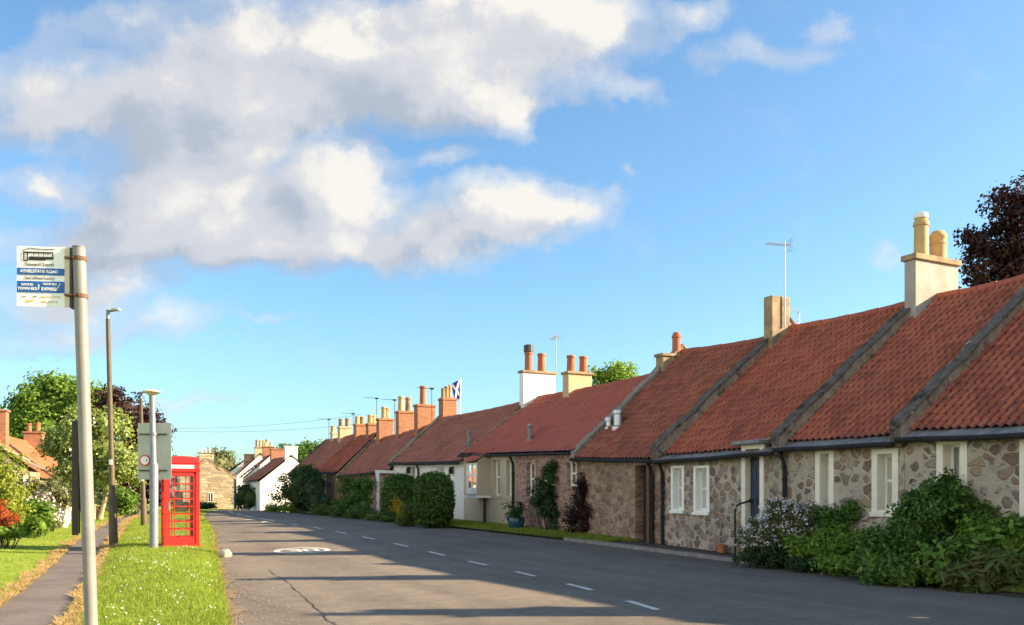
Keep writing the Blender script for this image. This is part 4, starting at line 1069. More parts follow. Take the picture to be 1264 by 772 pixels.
# right side planting
bush('shrub', 'daisy bush covered in small white flowers beside the navy door', [B(968, 652, 19.2, 36, 30, .45), B(935, 668, 19.2, 22, 24, .4), B(1000, 650, 19.0, 26, 26, .45), B(960, 632, 19.3, 20, 14, .35)], 'leaf_olive', 1500, .055, .10, 120, flowers=('flower_white', 2600, .045))
bush('shrub', 'dark green shrub under the left window of the grey chimneyed cottage', [B(1056, 632, 18.3, 20, 16, .3), B(1040, 640, 18.4, 16, 14, .3), B(1020, 645, 18.4, 14, 18, .3)], 'leaf_mid', 1300, .07, .12, 121)
bush('shrub', 'large glossy dark shrub between the two near cottage windows', [B(1150, 645, 15.9, 40, 34, .5), B(1172, 606, 15.9, 15, 17, .28), B(1155, 612, 15.8, 18, 14, .3), B(1190, 625, 15.9, 20, 18, .3), B(1120, 660, 15.9, 18, 18, .35), B(1205, 648, 15.8, 24, 24, .4), B(1090, 674, 15.7, 20, 18, .35), B(1100, 698, 15.4, 30, 20, .4), B(1130, 690, 15.4, 26, 24, .4)], 'leaf_mid', 1150, .10, .17, 122, spread=1.15)
bush('shrub', 'broad leaved bright green plants at the right corner before the rubble wall', [B(1190, 685, 14.9, 30, 20, .4), B(1225, 668, 14.9, 26, 18, .4), B(1250, 660, 14.7, 22, 18, .35), B(1160, 695, 15, 26, 18, .4), B(1275, 680, 14.5, 34, 30, .45), B(1215, 650, 15, 18, 13, .3), B(1240, 690, 14.6, 30, 20, .4), B(1205, 705, 14.7, 26, 14, .35)], 'leaf_fresh', 700, .135, .17, 123, up=.9, spread=1.25)
bush('shrub', 'spiky rust tinged plants along the roadside at the right corner', [B(1230, 705, 14.3, 40, 24, .35), B(1190, 712, 14.5, 26, 14, .3), B(1270, 710, 14.1, 34, 26, .35)], 'leaf_rust', 900, .26, .15, 124, up=.2, asp=.2)
bush('shrub', 'strappy bright green leaves at the kerb between the olive and the glossy shrubs', [B(1085, 700, 15.6, 22, 12, .3), B(1120, 708, 15.2, 24, 11, .3), B(1060, 698, 16.4, 16, 9, .25)], 'leaf_fresh', 800, .24, .14, 129, up=.2, asp=.18)
bush('shrub', 'low olive green shrub spilling over the verge left of the glossy shrub', [B(1040, 668, 17.6, 26, 16, .4), B(1066, 670, 17.2, 16, 11, .3), B(1075, 682, 17.0, 26, 20, .4), B(1005, 680, 18.2, 24, 14, .35), B(1018, 668, 18, 12, 10, .3), B(1050, 692, 17.2, 36, 12, .35), B(985, 672, 18.4, 14, 10, .25)], 'leaf_bright', 950, .09, .15, 125, spread=1.2)
bush('shrub', 'low creeping plants at the foot of the daisy bush', [B(925, 688, 19.0, 18, 10, .25), B(960, 690, 18.7, 26, 10, .3), B(1000, 697, 18.0, 26, 10, .3)], 'leaf_dark', 1500, .06, .10, 126)
for i, (px, py) in enumerate(((1016, 702), (1006, 706), (1022, 706))):
    x, y = ground_at(px, py); rock('boulder', ['largest of three brown edging stones before the olive shrub', 'leftmost of three small brown stones edging the bed', 'rightmost of three small brown stones edging the bed'][i], (x, y + .1, gz(x, y) + .12), (.16 - .03 * i, .12, .14 - .03 * i), 'pebble', 9 + i, group='stones edging the right hand bed')
bush('climbing_shrub', 'tall dark climbing shrub on the pink stone wall above the blue pot', [B(678, 590, 29.2, 13, 18, .3), B(675, 620, 29.2, 15, 22, .35), B(684, 575, 29.2, 9, 8, .25), B(665, 612, 29.1, 9, 12, .25), B(688, 640, 29.1, 10, 18, .3)], 'leaf_dark', 700, .09, .17, 127, flowers=('flower_white', 14, .14))
bush('climbing_shrub', 'dark wiry climber on the wall beside the brown stone cottage', [B(716, 615, 27.5, 11, 24, .28), B(720, 596, 27.5, 8, 12, .22), B(708, 640, 27.6, 12, 16, .28), B(725, 635, 27.4, 8, 20, .25)], 'leaf_copper', 700, .08, .16, 128)
def boxhedge(name, label, px0, px1, py0, py1, Y, depth, mat, seed, cat='hedge'):
    k = Y / FPX; cx = ratio((px0 + px1) / 2) * Y; w = (px1 - px0) * k; z1 = EYE + (612 - py0) * k; z0 = EYE + (612 - py1) * k
    g = np.random.default_rng(seed); root = empty(name, (cx, Y, z0), label, cat)
    h = np.array([w / 2, depth / 2, (z1 - z0) / 2]); c = np.array([cx, Y, (z0 + z1) / 2])
    n = int(700 * (w * (z1 - z0) * 2 + depth * (z1 - z0) * 2 + w * depth))
    d = g.normal(size=(n, 3)); q = np.abs(d) ** 3; s = (q.sum(1)) ** (-1 / 3); N = np.sign(d) * (np.abs(d * s[:, None]) ** 3)
    P = c + d * s[:, None] * h * (1 + .06 * np.sin(d[:, :1] * 7 + d[:, 2:] * 9) + .05 * np.sin(d[:, 1:2] * 13 - d[:, 2:] * 17)) * g.uniform(.9, 1.07, (n, 1))
    V, F = leaf_quads(P, N + g.normal(size=(n, 3)) * .7, .11, seed)
    V2, F2 = core_mesh([(c, h * .85)], 1., seed); F = np.concatenate([F, F2 + len(V)]); V = np.concatenate([V, V2])
    npmesh('foliage', V, F, mat, root)
    mb = MB(); mb.tube([(cx, Y, z0 - .1), (cx, Y, z0 + .5)], .05, 6); mb.build('stem', 'bark_dark', root)
boxhedge('hedge', 'clipped square hedge nearest the cream house', 513, 558, 587, 648, 32.5, 1.6, 'leaf_hedge', 130)
boxhedge('hedge', 'clipped hedge left of the square one, with the yellow shrub at its foot', 474, 514, 589, 646, 37.5, 1.8, 'leaf_hedge', 131)
bush('shrub', 'yellow flowering shrub at the foot of the clipped hedges', [B(494, 628, 34.5, 9, 13), B(500, 636, 34.2, 8, 10)], 'leaf_yellow', 420, .09, .18, 132)
bush('shrub', 'dark green shrub between the yellow one and the square hedge', [B(508, 634, 33.5, 11, 16), B(500, 644, 33.2, 9, 8)], 'leaf_hedge', 420, .09, .18, 133)
bush('shrub', 'tall green shrub covering the front of the low brown tiled cottage', [B(440, 612, 42.5, 17, 20), B(432, 598, 43, 10, 10), B(450, 600, 42.3, 12, 12), B(428, 622, 43.5, 13, 14), B(450, 625, 41.5, 9, 12)], 'leaf_mid', 260, .13, .26, 134)
bush('shrub', 'low scrubby growth along the kerb before the low cottage', [B(440, 634, 40.5, 14, 6), B(420, 633, 42.5, 14, 7), B(460, 637, 38.5, 14, 6), B(400, 632, 45.5, 14, 6), B(480, 640, 36.5, 12, 6)], 'leaf_hedge', 300, .11, .2, 135)
bush('shrub', 'big round dark bush in front of the farthest cottage', [B(377, 595, 53, 20, 22), B(370, 610, 53, 18, 18), B(388, 605, 52, 14, 20)], 'leaf_dark', 200, .14, .3, 136, core=.85)
bush('shrub', 'smaller dark bush right of the big round one', [B(392, 617, 48.5, 13, 15), B(402, 622, 47, 9, 10)], 'leaf_dark', 240, .13, .26, 137, core=.85)
bush('shrub', 'russet low bush beside the smaller dark bush', [B(400, 627, 46.5, 13, 9), B(412, 628, 45.5, 9, 8)], 'leaf_rust', 260, .12, .22, 138)
tree('thin young tree before the white gable end', on_ground(352, 58), 1.0, [B(350, 600, 58, 9, 13), B(344, 612, 58, 8, 9), B(357, 610, 57.5, 9, 10), B(352, 588, 58, 5, 6)], 'leaf_dark', 70, .16, .3, 139, trunk_r=.05)
bush('shrub', 'grassy green bank plants under the thin young tree', [B(345, 628, 55.5, 18, 5), B(365, 626, 54, 16, 7)], 'leaf_bright', 220, .13, .25, 140)
bush('hedge', 'dark hedge against the side of the brown roofed white house', [B(302, 610, 74, 11, 12), B(310, 616, 72, 8, 12), B(296, 616, 76, 6, 12)], 'leaf_dark', 120, .18, .35, 141, cat='hedge', core=.85)
bush('hedge', 'low dark hedge at the foot of the ochre stone house', [B(252, 625, 76, 12, 4), B(240, 625, 76, 10, 4), B(228, 624, 76, 10, 5)], 'leaf_dark', 120, .18, .3, 142, cat='hedge', core=.85)
tree('light green treetop showing above the long red roof', on_ground(758, 52), 5.5, [B(757, 458, 52, 22, 10), B(742, 463, 52, 14, 8), B(772, 463, 52, 16, 8), B(757, 480, 52, 32, 18)], 'leaf_bright', 90, .22, .42, 143)
tree('purple leaved beech towering behind the near cottages at the right edge', on_ground(1290, 33), 6.5,
     [B(1285, 300, 33, 55, 50), B(1245, 255, 33, 30, 26), B(1240, 300, 33, 36, 20), B(1225, 330, 33, 36, 24), B(1290, 250, 33, 50, 30), B(1255, 345, 33, 46, 26), B(1330, 290, 33, 60, 70), B(1207, 290, 33, 18, 10), B(1300, 370, 33, 80, 50)],
     'leaf_copper', 120, .17, .36, 144, trunk_r=.3)
tree('far yellow green tree behind the ochre stone house', on_ground(268, 125), 3.5, [B(268, 575, 125, 22, 20), B(280, 583, 125, 18, 16), B(256, 583, 125, 14, 18), B(266, 566, 125, 12, 9), B(292, 592, 125, 12, 12)], 'leaf_olive', 30, .42, .9, 145, trunk_r=.3, core=.75)
tree('far green tree between the white gable and the terrace roofs', on_ground(372, 105), 4.0, [B(375, 557, 105, 20, 12), B(355, 562, 105, 14, 12), B(392, 557, 105, 12, 10), B(370, 575, 105, 34, 18)], 'leaf_mid', 36, .36, .8, 146, trunk_r=.3, core=.7)

# ------------------------------------------------------------------ grass, straw, daisies, gravel (uncountable)
def blades(name, X, Yv, Z, h, w, mat, seed, lean=.5):
    g = np.random.default_rng(seed); n = len(X); a = g.uniform(0, 2 * np.pi, n); hh = h * g.uniform(.5, 1.4, n)
    dx, dy = np.cos(a) * w, np.sin(a) * w; lx, ly = g.normal(0, lean, n) * hh, g.normal(0, lean, n) * hh
    V = np.stack([np.stack([X - dx, Yv - dy, Z - .01], 1), np.stack([X + dx, Yv + dy, Z - .01], 1), np.stack([X + lx, Yv + ly, Z + hh], 1)], 1).reshape(-1, 3)
    o = npmesh(name, V, np.arange(3 * n).reshape(-1, 3), mat); return tag(o, kind='stuff')
def scatter(n, y0, y1, seed, pw=1.6):
    g = np.random.default_rng(seed); return y0 + (y1 - y0) * g.random(n) ** pw, g.random(n), g
vl = np.vectorize
Yv, T, g = scatter(170000, 8.5, 60, 201, 1.9); T = .015 + .97 * T
Xa, Xb = vl(PR)(Yv), vl(RL)(Yv); X = Xa + (Xb - Xa) * T; Z = vl(vergez)(T, X, Yv)
blades('verge_grass', X, Yv, Z, .035, .006, 'grass_blade', 202)
Yv, T, g = scatter(150000, 11, 60, 203, 1.4); Dd = 16 * T ** 1.3
X = vl(PL)(Yv) - .05 - Dd; Z = vl(lawnz)(Dd, X, Yv)
blades('lawn_grass', X, Yv, Z, .035, .007, 'grass_blade', 204)
# longer ragged tufts
Yv, T, g = scatter(9000, 9, 40, 205, 1.4); T = np.where(g.random(9000) < .5, .97 + .05 * T, T * .8 + .1)
Xa, Xb = vl(PR)(Yv), vl(RL)(Yv); X = Xa + (Xb - Xa) * T; Z = vl(vergez)(np.clip(T, 0, 1), X, Yv)
blades('verge_tufts', X, Yv, Z, .08, .007, 'grass_blade', 206)
# dried edges of the footpath and the verge
Yv, T, g = scatter(26000, 9, 45, 207, 1.5)
Wd = .16 + .1 * np.sin(Yv * 2.3) + .07 * np.sin(Yv * 5.1)
X = vl(PL)(Yv) + (T - .75) * (Wd + .12); Z = vl(gz)(X, Yv) + .03
blades('straw_edge_lawn', X, Yv, Z, .045, .012, 'straw_blade', 208, 1.1)
Yv, T, g = scatter(30000, 8.5, 45, 209, 1.6)
Wd = .28 + .14 * np.sin(Yv * 1.9) + .09 * np.sin(Yv * 4.3)
X = vl(PR)(Yv) + (T - .45) * Wd; Z = vl(gz)(X, Yv) + .03 + np.clip(T - .4, 0, 1) * .08
blades('straw_edge_verge', X, Yv, Z, .05, .012, 'straw_blade', 210, 1.1)
Yv, T, g = scatter(7000, 8.5, 30, 211, 1.5); X = vl(RL)(Yv) + (T - .7) * .16; Z = vl(gz)(X, Yv) + .03
blades('straw_edge_road', X, Yv, Z, .035, .010, 'straw_blade', 212, 1.1)
# green strip before the cream house
Yv, T, g = scatter(45000, 25, 50, 213, 1.3); Xa = vl(RR)(Yv) + .05; Xb = vl(WL)(Yv); X = Xa + (Xb - Xa) * T; Z = vl(gz)(X, Yv) + .06 + .06 * np.minimum(1, T * 4)
blades('roadside_grass', X, Yv, Z, .06, .010, 'grass_blade', 214)
Yv, T, g = scatter(14000, 12, 20, 215, 1.); Xa = vl(RR)(Yv) + .03; X = Xa + T * .5; Z = vl(gz)(X, Yv) + .06
blades('bed_edge_grass', X, Yv, Z, .07, .009, 'grass_blade', 216)
# daisies
Yv, T, g = scatter(600, 9, 30, 217, 1.3); T = .15 + .8 * T
k = (np.sin(Yv * 1.7 + T * 9) + np.sin(T * 17 - Yv * .8) + g.normal(0, .8, 600)) > .7; Yv, T = Yv[k], T[k]
Xa, Xb = vl(PR)(Yv), vl(RL)(Yv); X = Xa + (Xb - Xa) * T; Z = vl(vergez)(T, X, Yv) + .045
P = np.stack([X, Yv, Z], 1); V, F = leaf_quads(P, np.tile(np.array([[.1, -.5, 1.]]), (len(P), 1)) + g.normal(0, .2, (len(P), 3)), .024, 218, 1.0)
tag(npmesh('daisies', V, F, 'petal'), kind='stuff')
Yv, T, g = scatter(160, 12, 30, 219, 1.2); Dd = T * 7; X = vl(PL)(Yv) - .4 - Dd; Z = vl(lawnz)(Dd, X, Yv) + .045
P = np.stack([X, Yv, Z], 1); V, F = leaf_quads(P, np.tile(np.array([[.1, -.5, 1.]]), (len(P), 1)), .026, 220, 1.0)
tag(npmesh('lawn_daisies', V, F, 'petal'), kind='stuff')
# loose chippings at the road edge
Yv, T, g = scatter(1500, 9.5, 24, 221, 2.0); X = vl(RL)(Yv) + .02 + .9 * T ** 3; Z = vl(roadz)(X, Yv)
P = np.stack([X, Yv, Z + .004], 1); Vs, Fs = [], []
oc = np.array([(1, 0, 0), (0, 1, 0), (-1, 0, 0), (0, -1, 0), (0, 0, .8), (0, 0, -.5)]); of = np.array([(0, 1, 4), (1, 2, 4), (2, 3, 4), (3, 0, 4), (1, 0, 5), (2, 1, 5), (3, 2, 5), (0, 3, 5)])
sz = g.uniform(.003, .013, len(P)); V = (P[:, None, :] + oc[None] * sz[:, None, None] * g.uniform(.7, 1.3, (len(P), 6, 1))).reshape(-1, 3); F = (of[None] + 6 * np.arange(len(P))[:, None, None]).reshape(-1, 3)
tag(npmesh('chippings', V, F, 'pebble'), kind='stuff')

# ------------------------------------------------------------------ street furniture
def text_mesh(parent, txt, mat, P, size, xdir=(1, 0, 0), ydir=(0, 0, 1), sx=1., bold=0.):
    cu = bpy.data.curves.new('lettering', 'FONT'); cu.body = txt; cu.size = size; cu.align_x = 'CENTER'; cu.align_y = 'CENTER'; cu.extrude = .0006; cu.offset = bold
    ob = bpy.data.objects.new('lettering', cu); C.objects.link(ob)
    dg = bpy.context.evaluated_depsgraph_get(); me = bpy.data.meshes.new_from_object(ob.evaluated_get(dg)); bpy.data.objects.remove(ob); 
    X, Yd = Vector(xdir), Vector(ydir); off = ORG[parent]
    for v in me.vertices: v.co = Vector(P) + X * v.co.x * sx + Yd * v.co.y + X.cross(Yd) * v.co.z - off
    me.materials.clear(); me.materials.append(M[mat])
    o = bpy.data.objects.new('lettering', me); C.objects.link(o); o.parent = parent; ORG[o] = off; return o

# bus stop pole with flag sign and timetable case
YB = 5.5
def bx(px, y=YB): return ratio(px) * y
def bz(py, y=YB): return EYE + (612 - py) / FPX * y
bs = empty('bus_stop', (bx(121), YB, .1), 'tall cream bus stop pole with white and blue bus sign near the camera', 'bus stop')
lean = lambda z: bx(97.5) + (bz(306) - z) * .0325
mb = MB(); mb.tube([(lean(0), YB, 0.), (lean(1.5), YB, 1.5), (lean(bz(306)), YB, bz(306))], .038, 24); mb.lathe((lean(bz(306)), YB, bz(306)), [(.041, 0), (.038, .006), (.02, .011), (.001, .012)], 24); mb.build('pole', 'stop_pole', bs, smooth=True)
sx0, sx1, sz0, sz1 = bx(22), bx(82), bz(380.5), bz(307)
ys_ = YB - .02
mb = MB(); mb.box((sx0, ys_, sz0), (sx1, ys_ + .004, sz1)); sp_ = mb.build('sign_panel', 'sign_white', bs)
mb = MB(); mb.box((sx1, ys_ - .004, sz0 + .002), (sx1 + .030, ys_ + .012, sz1 - .002)); mb.build('sign_flange', 'sign_flange', bs)
mb = MB(); mb.box((sx1 + .032, ys_ - .002, sz0 - .004), (sx1 + .044, ys_ + .05, sz1 + .0)); mb.build('sign_channel', 'dark_alu', bs)
for py in (320, 366):
    z = bz(py); mb = MB(); mb.tube([(sx1 + .014, ys_ - .012, z), (lean(z) - .035, ys_ - .012, z)], .008, 8); mb.tube([(lean(z), YB, z - .012), (lean(z), YB, z + .012)], .0435, 24)
    for dx in (-.018, .012): mb.tube([(lean(z) + dx, YB - .038, z), (lean(z) + dx, YB - .052, z)], .005, 6)
    mb.tube([(sx1 + .014, ys_ - .02, z), (sx1 + .014, ys_, z)], .009, 8); mb.build('clamp', 'rust', bs)
yf = ys_ - .0015
def sbar(x0, z0, x1, z1, mat, name='print', dy=0.):
    mb = MB(); mb.box((x0, yf - dy - .0008, z0), (x1, yf - dy + .0002, z1)); return mb.build(name, mat, sp_)
sbar(sx0 + .002, bz(342), sx1 - .002, bz(333.5), 'sign_blue', 'blue_band'); sbar(sx0 + .002, bz(363.5), sx1 - .002, bz(349.5), 'sign_blue', 'blue_band')
mb = MB()
def pb(x0, z0, x1, z1): mb.box((bx(x0), yf - .001, bz(z1)), (bx(x1), yf, bz(z0)))
pb(30, 313.5, 67.5, 315.3); pb(30, 314, 31.2, 325); pb(66.3, 314, 67.6, 323); pb(34.5, 315, 36, 325); pb(37, 319.5, 58, 324); pb(58, 319.5, 66.4, 322.8); pb(31, 323.8, 36, 325.2)
for q in (43, 49, 55, 60.5): pb(q, 315, q + .7, 319.6)
mb.build('bus_symbol', 'sign_black', sp_)
mb = MB(); roofl = [(28, 313.0), (31, 311.6), (34, 310.9), (37.5, 308.9), (44, 309.9), (56, 310.2), (69, 310.0)]
for (a, b), (c, d) in zip(roofl, roofl[1:]): mb.tube([(bx(a), yf, bz(b)), (bx(c), yf, bz(d))], .0018, 5)
mb.build('bus_symbol', 'sign_black', sp_)
text_mesh(sp_, 'Onward Travel', 'sign_brown', (bx(50), yf, bz(329)), .029, bold=.0003)
text_mesh(sp_, 'ATHELSTANE ROAD', 'sign_white', (bx(50), yf - .0022, bz(337.6)), .026, bold=.0006)
text_mesh(sp_, 'East Lothian Factory', 'sign_brown', (bx(50.5), yf, bz(345.6)), .026, sx=.86)
text_mesh(sp_, 'SERVICES', 'sign_white', (bx(35), yf - .0022, bz(354)), .018, bold=.0004)
text_mesh(sp_, 'TOWN BUS', 'sign_white', (bx(35.5), yf - .0022, bz(359)), .023, bold=.0006)
text_mesh(sp_, '1', 'sign_white', (bx(49.3), yf - .0022, bz(357)), .042, bold=.001)
text_mesh(sp_, 'NIGHT BUS', 'sign_white', (bx(63.5), yf - .0022, bz(353)), .017, bold=.0004)
text_mesh(sp_, 'EXPRESS', 'sign_white', (bx(62.5), yf - .0022, bz(359)), .026, bold=.0006)
mb = MB(); mb.tube([(bx(70), yf - .002, bz(361)), (bx(73), yf - .002, bz(358)), (bx(76.5), yf - .002, bz(351.5))], .0025, 5); mb.build('tick_mark', 'sign_white', sp_)
mb = MB(); cc_ = (bx(38), bz(370.5)); N_ = 14
for i in range(N_):
    a0, a1 = math.pi * (1.08 + .84 * i / N_), math.pi * (1.08 + .84 * (i + 1) / N_); w0, w1 = .005 * math.sin(math.pi * i / N_) + .0008, .005 * math.sin(math.pi * (i + 1) / N_) + .0008
    q = lambda a, r: (cc_[0] + r * math.cos(a), yf - .0008, cc_[1] + .01 + r * math.sin(a) * .95)
    mb.add([q(a0, .031 - w0), q(a1, .031 - w1), q(a1, .031 + w1), q(a0, .031 + w0)], [(3, 2, 1, 0)])
mb.build('crescent_logo', 'sign_yellow', sp_)
text_mesh(sp_, 'travel', 'sign_brown', (bx(31), yf, bz(368.5)), .012); text_mesh(sp_, 'line', 'sign_black', (bx(45), yf, bz(368)), .014)
text_mesh(sp_, 'plan your journey', 'sign_yellow', (bx(64), yf, bz(368)), .017); text_mesh(sp_, '0871 200 22 33', 'sign_yellow', (bx(63), yf, bz(374.5)), .016)
def turn(o, ang, c):
    off = ORG[o]
    if o.type == 'MESH':
        Mx = Matrix.Translation(c - off) @ Matrix.Rotation(ang, 4, 'Z') @ Matrix.Diagonal((.93, 1, 1, 1)) @ Matrix.Translation(off - c)
        o.data.transform(Mx)
    for ch_ in o.children: turn(ch_, ang, c)
for ch_ in list(bs.children):
    if ch_.name.startswith('sign_'): turn(ch_, R(7), Vector((sx1 + .04, ys_, 0)))
z0, z1 = bz(661), bz(519)
def raybox(mb, p0, p1, ya, yb2, za, zb_):
    mb.hexa([(ratio(p0) * ya, ya, za), (ratio(p1) * ya, ya, za), (ratio(p1) * yb2, yb2, za), (ratio(p0) * yb2, yb2, za), (ratio(p0) * ya, ya, zb_), (ratio(p1) * ya, ya, zb_), (ratio(p1) * yb2, yb2, zb_), (ratio(p0) * yb2, yb2, zb_)])
mb = MB(); raybox(mb, 88.5, 97, YB + .02, YB + .36, z0, z1); tc = mb.build('timetable_case', 'case_brown', bs, bevel=.004)
mb = MB(); raybox(mb, 97.15, 99.2, YB + .03, YB + .35, z0 + .01, z1 - .01); mb.build('case_door', 'dark_alu', tc)
for z in (z0 + .06, z1 - .07):
    mb = MB(); mb.tube([(bx(98), YB + .06, z), (lean(z), YB, z)], .01, 8); mb.build('case_bracket', 'galvanised', bs)

# street lamps
def lamp(label, base, h, lean_, arm, group):
    x, y, z = base; root = empty('street_lamp', base, label, 'street lamp', group)
    mb = MB(); top = Vector((x + lean_, y, z + h)); p = Vector(base)
    mb.tube([p - Vector((0, 0, .2)), p.lerp(top, .22), p.lerp(top, .225), p.lerp(top, .24), top], [.115, .11, .1, .075, .055], 14); mb.build('pole', 'brown_post', root, smooth=True)
    mb = MB(); mb.tube([top, top + Vector((0, 0, .25))], .045, 10); mb.tube([top + Vector((0, 0, .2)), top + Vector((arm, -.02, .24))], .035, 8)
    mb.build('bracket', 'galvanised', root, smooth=True)
    mb = MB(); c = top + Vector((arm * .55, 0, .24)); mb.box((c.x, c.y - .09, c.z - .02), (c.x + arm * .9, c.y + .09, c.z + .05)); mb.build('lamp_head', 'alu', root, bevel=.02)
    mb = MB(); q = p.lerp(top, .375); mb.box((q.x - .03, q.y - .1, q.z - .07), (q.x + .05, q.y - .075, q.z + .07)); mb.build('number_plate', 'sign_white', root)
    return root
b1 = (ratio(140.5) * 24, 24, gz(0, 24)); lamp('tall brown street lamp on the verge beside the footpath, left of the phone box', b1, EYE + 218 / FPX * 24 - b1[2], -.16, .22, 'brown street lamps along the footpath')
b2 = (ratio(178) * 32.5, 32.5, gz(0, 32.5)); lamp('shorter looking brown street lamp behind the grey sign back', b2, EYE + 120 / FPX * 32.5 - b2[2], -.12, .25, 'brown street lamps along the footpath')

# road sign seen from behind, on a galvanised pole with a flat top lantern
YS = 22.3; X0 = ratio(190) * YS; zg = .16
def sxp(px): return ratio(px) * YS
def szp(py): return EYE + (612 - py) / FPX * YS
rs = empty('road_sign', (X0, YS, zg), 'grey back of a rectangular road sign on a galvanised pole', 'road sign')
mb = MB(); mb.tube([(X0, YS, zg - .2), (X0, YS, szp(575)), (sxp(189.5), YS, szp(570)), (sxp(187.5), YS, szp(487))], [.105, .105, .075, .07], 18); mb.build('pole', 'galvanised', rs, smooth=True)
mb = MB(); yb_ = YS + .10
mb.box((sxp(168), yb_, szp(592)), (sxp(209.5), yb_ + .012, szp(522))); pl = mb.build('sign_panel', 'alu', rs, bevel=.003)
for py in (536, 581):
    mb = MB(); mb.box((sxp(170), yb_ - .035, szp(py + .8)), (sxp(205), yb_ - .001, szp(py - .8))); mb.build('rail', 'dark_alu', pl)
for py in (536, 581): 
    mb = MB(); mb.tube([(sxp(189.3), YS, szp(py) - .03), (sxp(189.3), YS, szp(py) + .03)], .082, 16); mb.build('clamp', 'galvanised', rs)
cx_, cz_ = sxp(177.5), szp(568.5); yr = yb_ - .05
mb = MB()
for i in range(32):
    a0, a1 = 2 * math.pi * i / 32, 2 * math.pi * (i + 1) / 32
    mb.add([(cx_ + r * math.cos(a), yr, cz_ + r * math.sin(a)) for r, a in ((.135, a0), (.135, a1), (.105, a1), (.105, a0))], [(3, 2, 1, 0)], 0)
    mb.add([(cx_, yr, cz_), (cx_ + .105 * math.cos(a0), yr, cz_ + .105 * math.sin(a0)), (cx_ + .105 * math.cos(a1), yr, cz_ + .105 * math.sin(a1))], [(0, 1, 2)], 1)
    mb.add([(cx_ + .135 * math.cos(a), q, cz_ + .135 * math.sin(a)) for q, a in ((yr, a0), (yr, a1), (yr + .006, a1), (yr + .006, a0))], [(0, 1, 2, 3)], 2)
mb.add([(cx_ + .03, yr - .002, cz_ + .01), (cx_ + .055, yr - .002, cz_ - .03), (cx_ + .075, yr - .002, cz_ + .0), (cx_ + .06, yr - .002, cz_ + .035), (cx_ + .045, yr - .002, cz_ + .02)], [(0, 1, 2, 3, 4)], 3)
mb.tube([(cx_, yr + .006, cz_), (cx_, yb_, cz_)], .02, 8, 2)
mb.build('roundel', ['red_paint', 'sign_white', 'galvanised', 'sign_black'], rs)
mb = MB(); c = (sxp(187.5), YS, szp(487.5)); mb.lathe(c, [(.08, -.02), (.12, .02), (.225, .055), (.235, .075), (.2, .10), (.06, .125)], 24); mb.build('lantern', 'sign_flange', rs, smooth=True)

# telephone kiosk
YK = 23.6; KX = ratio(222.5) * YK; kz = gz(0, YK) + .05
kio = empty('phone_box', (KX, YK, kz), 'red telephone kiosk standing on the grass verge', 'phone box')
ka = R(26); KM = Matrix.Translation((KX, YK, kz)) @ Matrix.Rotation(ka, 4, 'Z') @ Matrix.Shear('XZ', 4, (0, 0)) 
W = .44; HB = 2.0
def kb_(mb, lo, hi, m=0): mb.box(lo, hi, m, KM)
mb = MB()
kb_(mb, (-W - .02, -W - .02, -.1), (W + .02, W + .02, .09))
for sx in (-1, 1):
    for sy in (-1, 1): kb_(mb, (min(sx * W, sx * (W - .10)), min(sy * W, sy * (W - .10)), .09), (max(sx * W, sx * (W - .10)), max(sy * W, sy * (W - .10)), HB))
kb_(mb, (-W - .015, -W - .015, HB), (W + .015, W + .015, HB + .06)); kb_(mb, (-W, -W, HB + .06), (W, W, HB + .21)); kb_(mb, (-W - .02, -W - .02, HB + .21), (W + .02, W + .02, HB + .245))
mb.build('frame', 'red_paint', kio, bevel=.008)
mb = MB(); RG = 16; rows_ = []
for j in range(RG + 1):
    v = -1 + 2 * j / RG
    row_ = []
    for i in range(RG + 1):
        u = -1 + 2 * i / RG
        arc = max(1 - .9 * (u * u) , 1 - .9 * (v * v)) if max(abs(u), abs(v)) > .86 else 1.06 - .35 * (u * u + v * v) * .45
        z = HB + .245 + .165 * max(0, arc) - (.0 if max(abs(u), abs(v)) > .86 else .0)
        row_.append(KM @ Vector((u * (W - .01), v * (W - .01), z)))
    rows_.append(row_)
vs = [p for r_ in rows_ for p in r_]; fsx = [(j * (RG + 1) + i, j * (RG + 1) + i + 1, (j + 1) * (RG + 1) + i + 1, (j + 1) * (RG + 1) + i) for j in range(RG) for i in range(RG)]
mb.add(vs, fsx)
for side in range(4):
    idx = [(i if side == 0 else RG * (RG + 1) + i if side == 1 else i * (RG + 1) if side == 2 else i * (RG + 1) + RG) for i in range(RG + 1)]
    for a, b in zip(idx, idx[1:]):
        pa, pb_ = vs[a].copy(), vs[b].copy(); qa, qb = pa.copy(), pb_.copy(); qa.z = qb.z = kz + HB + .24
        mb.add([pa, pb_, qb, qa], [(0, 1, 2, 3)])
mb.build('dome_roof', 'red_paint', kio)
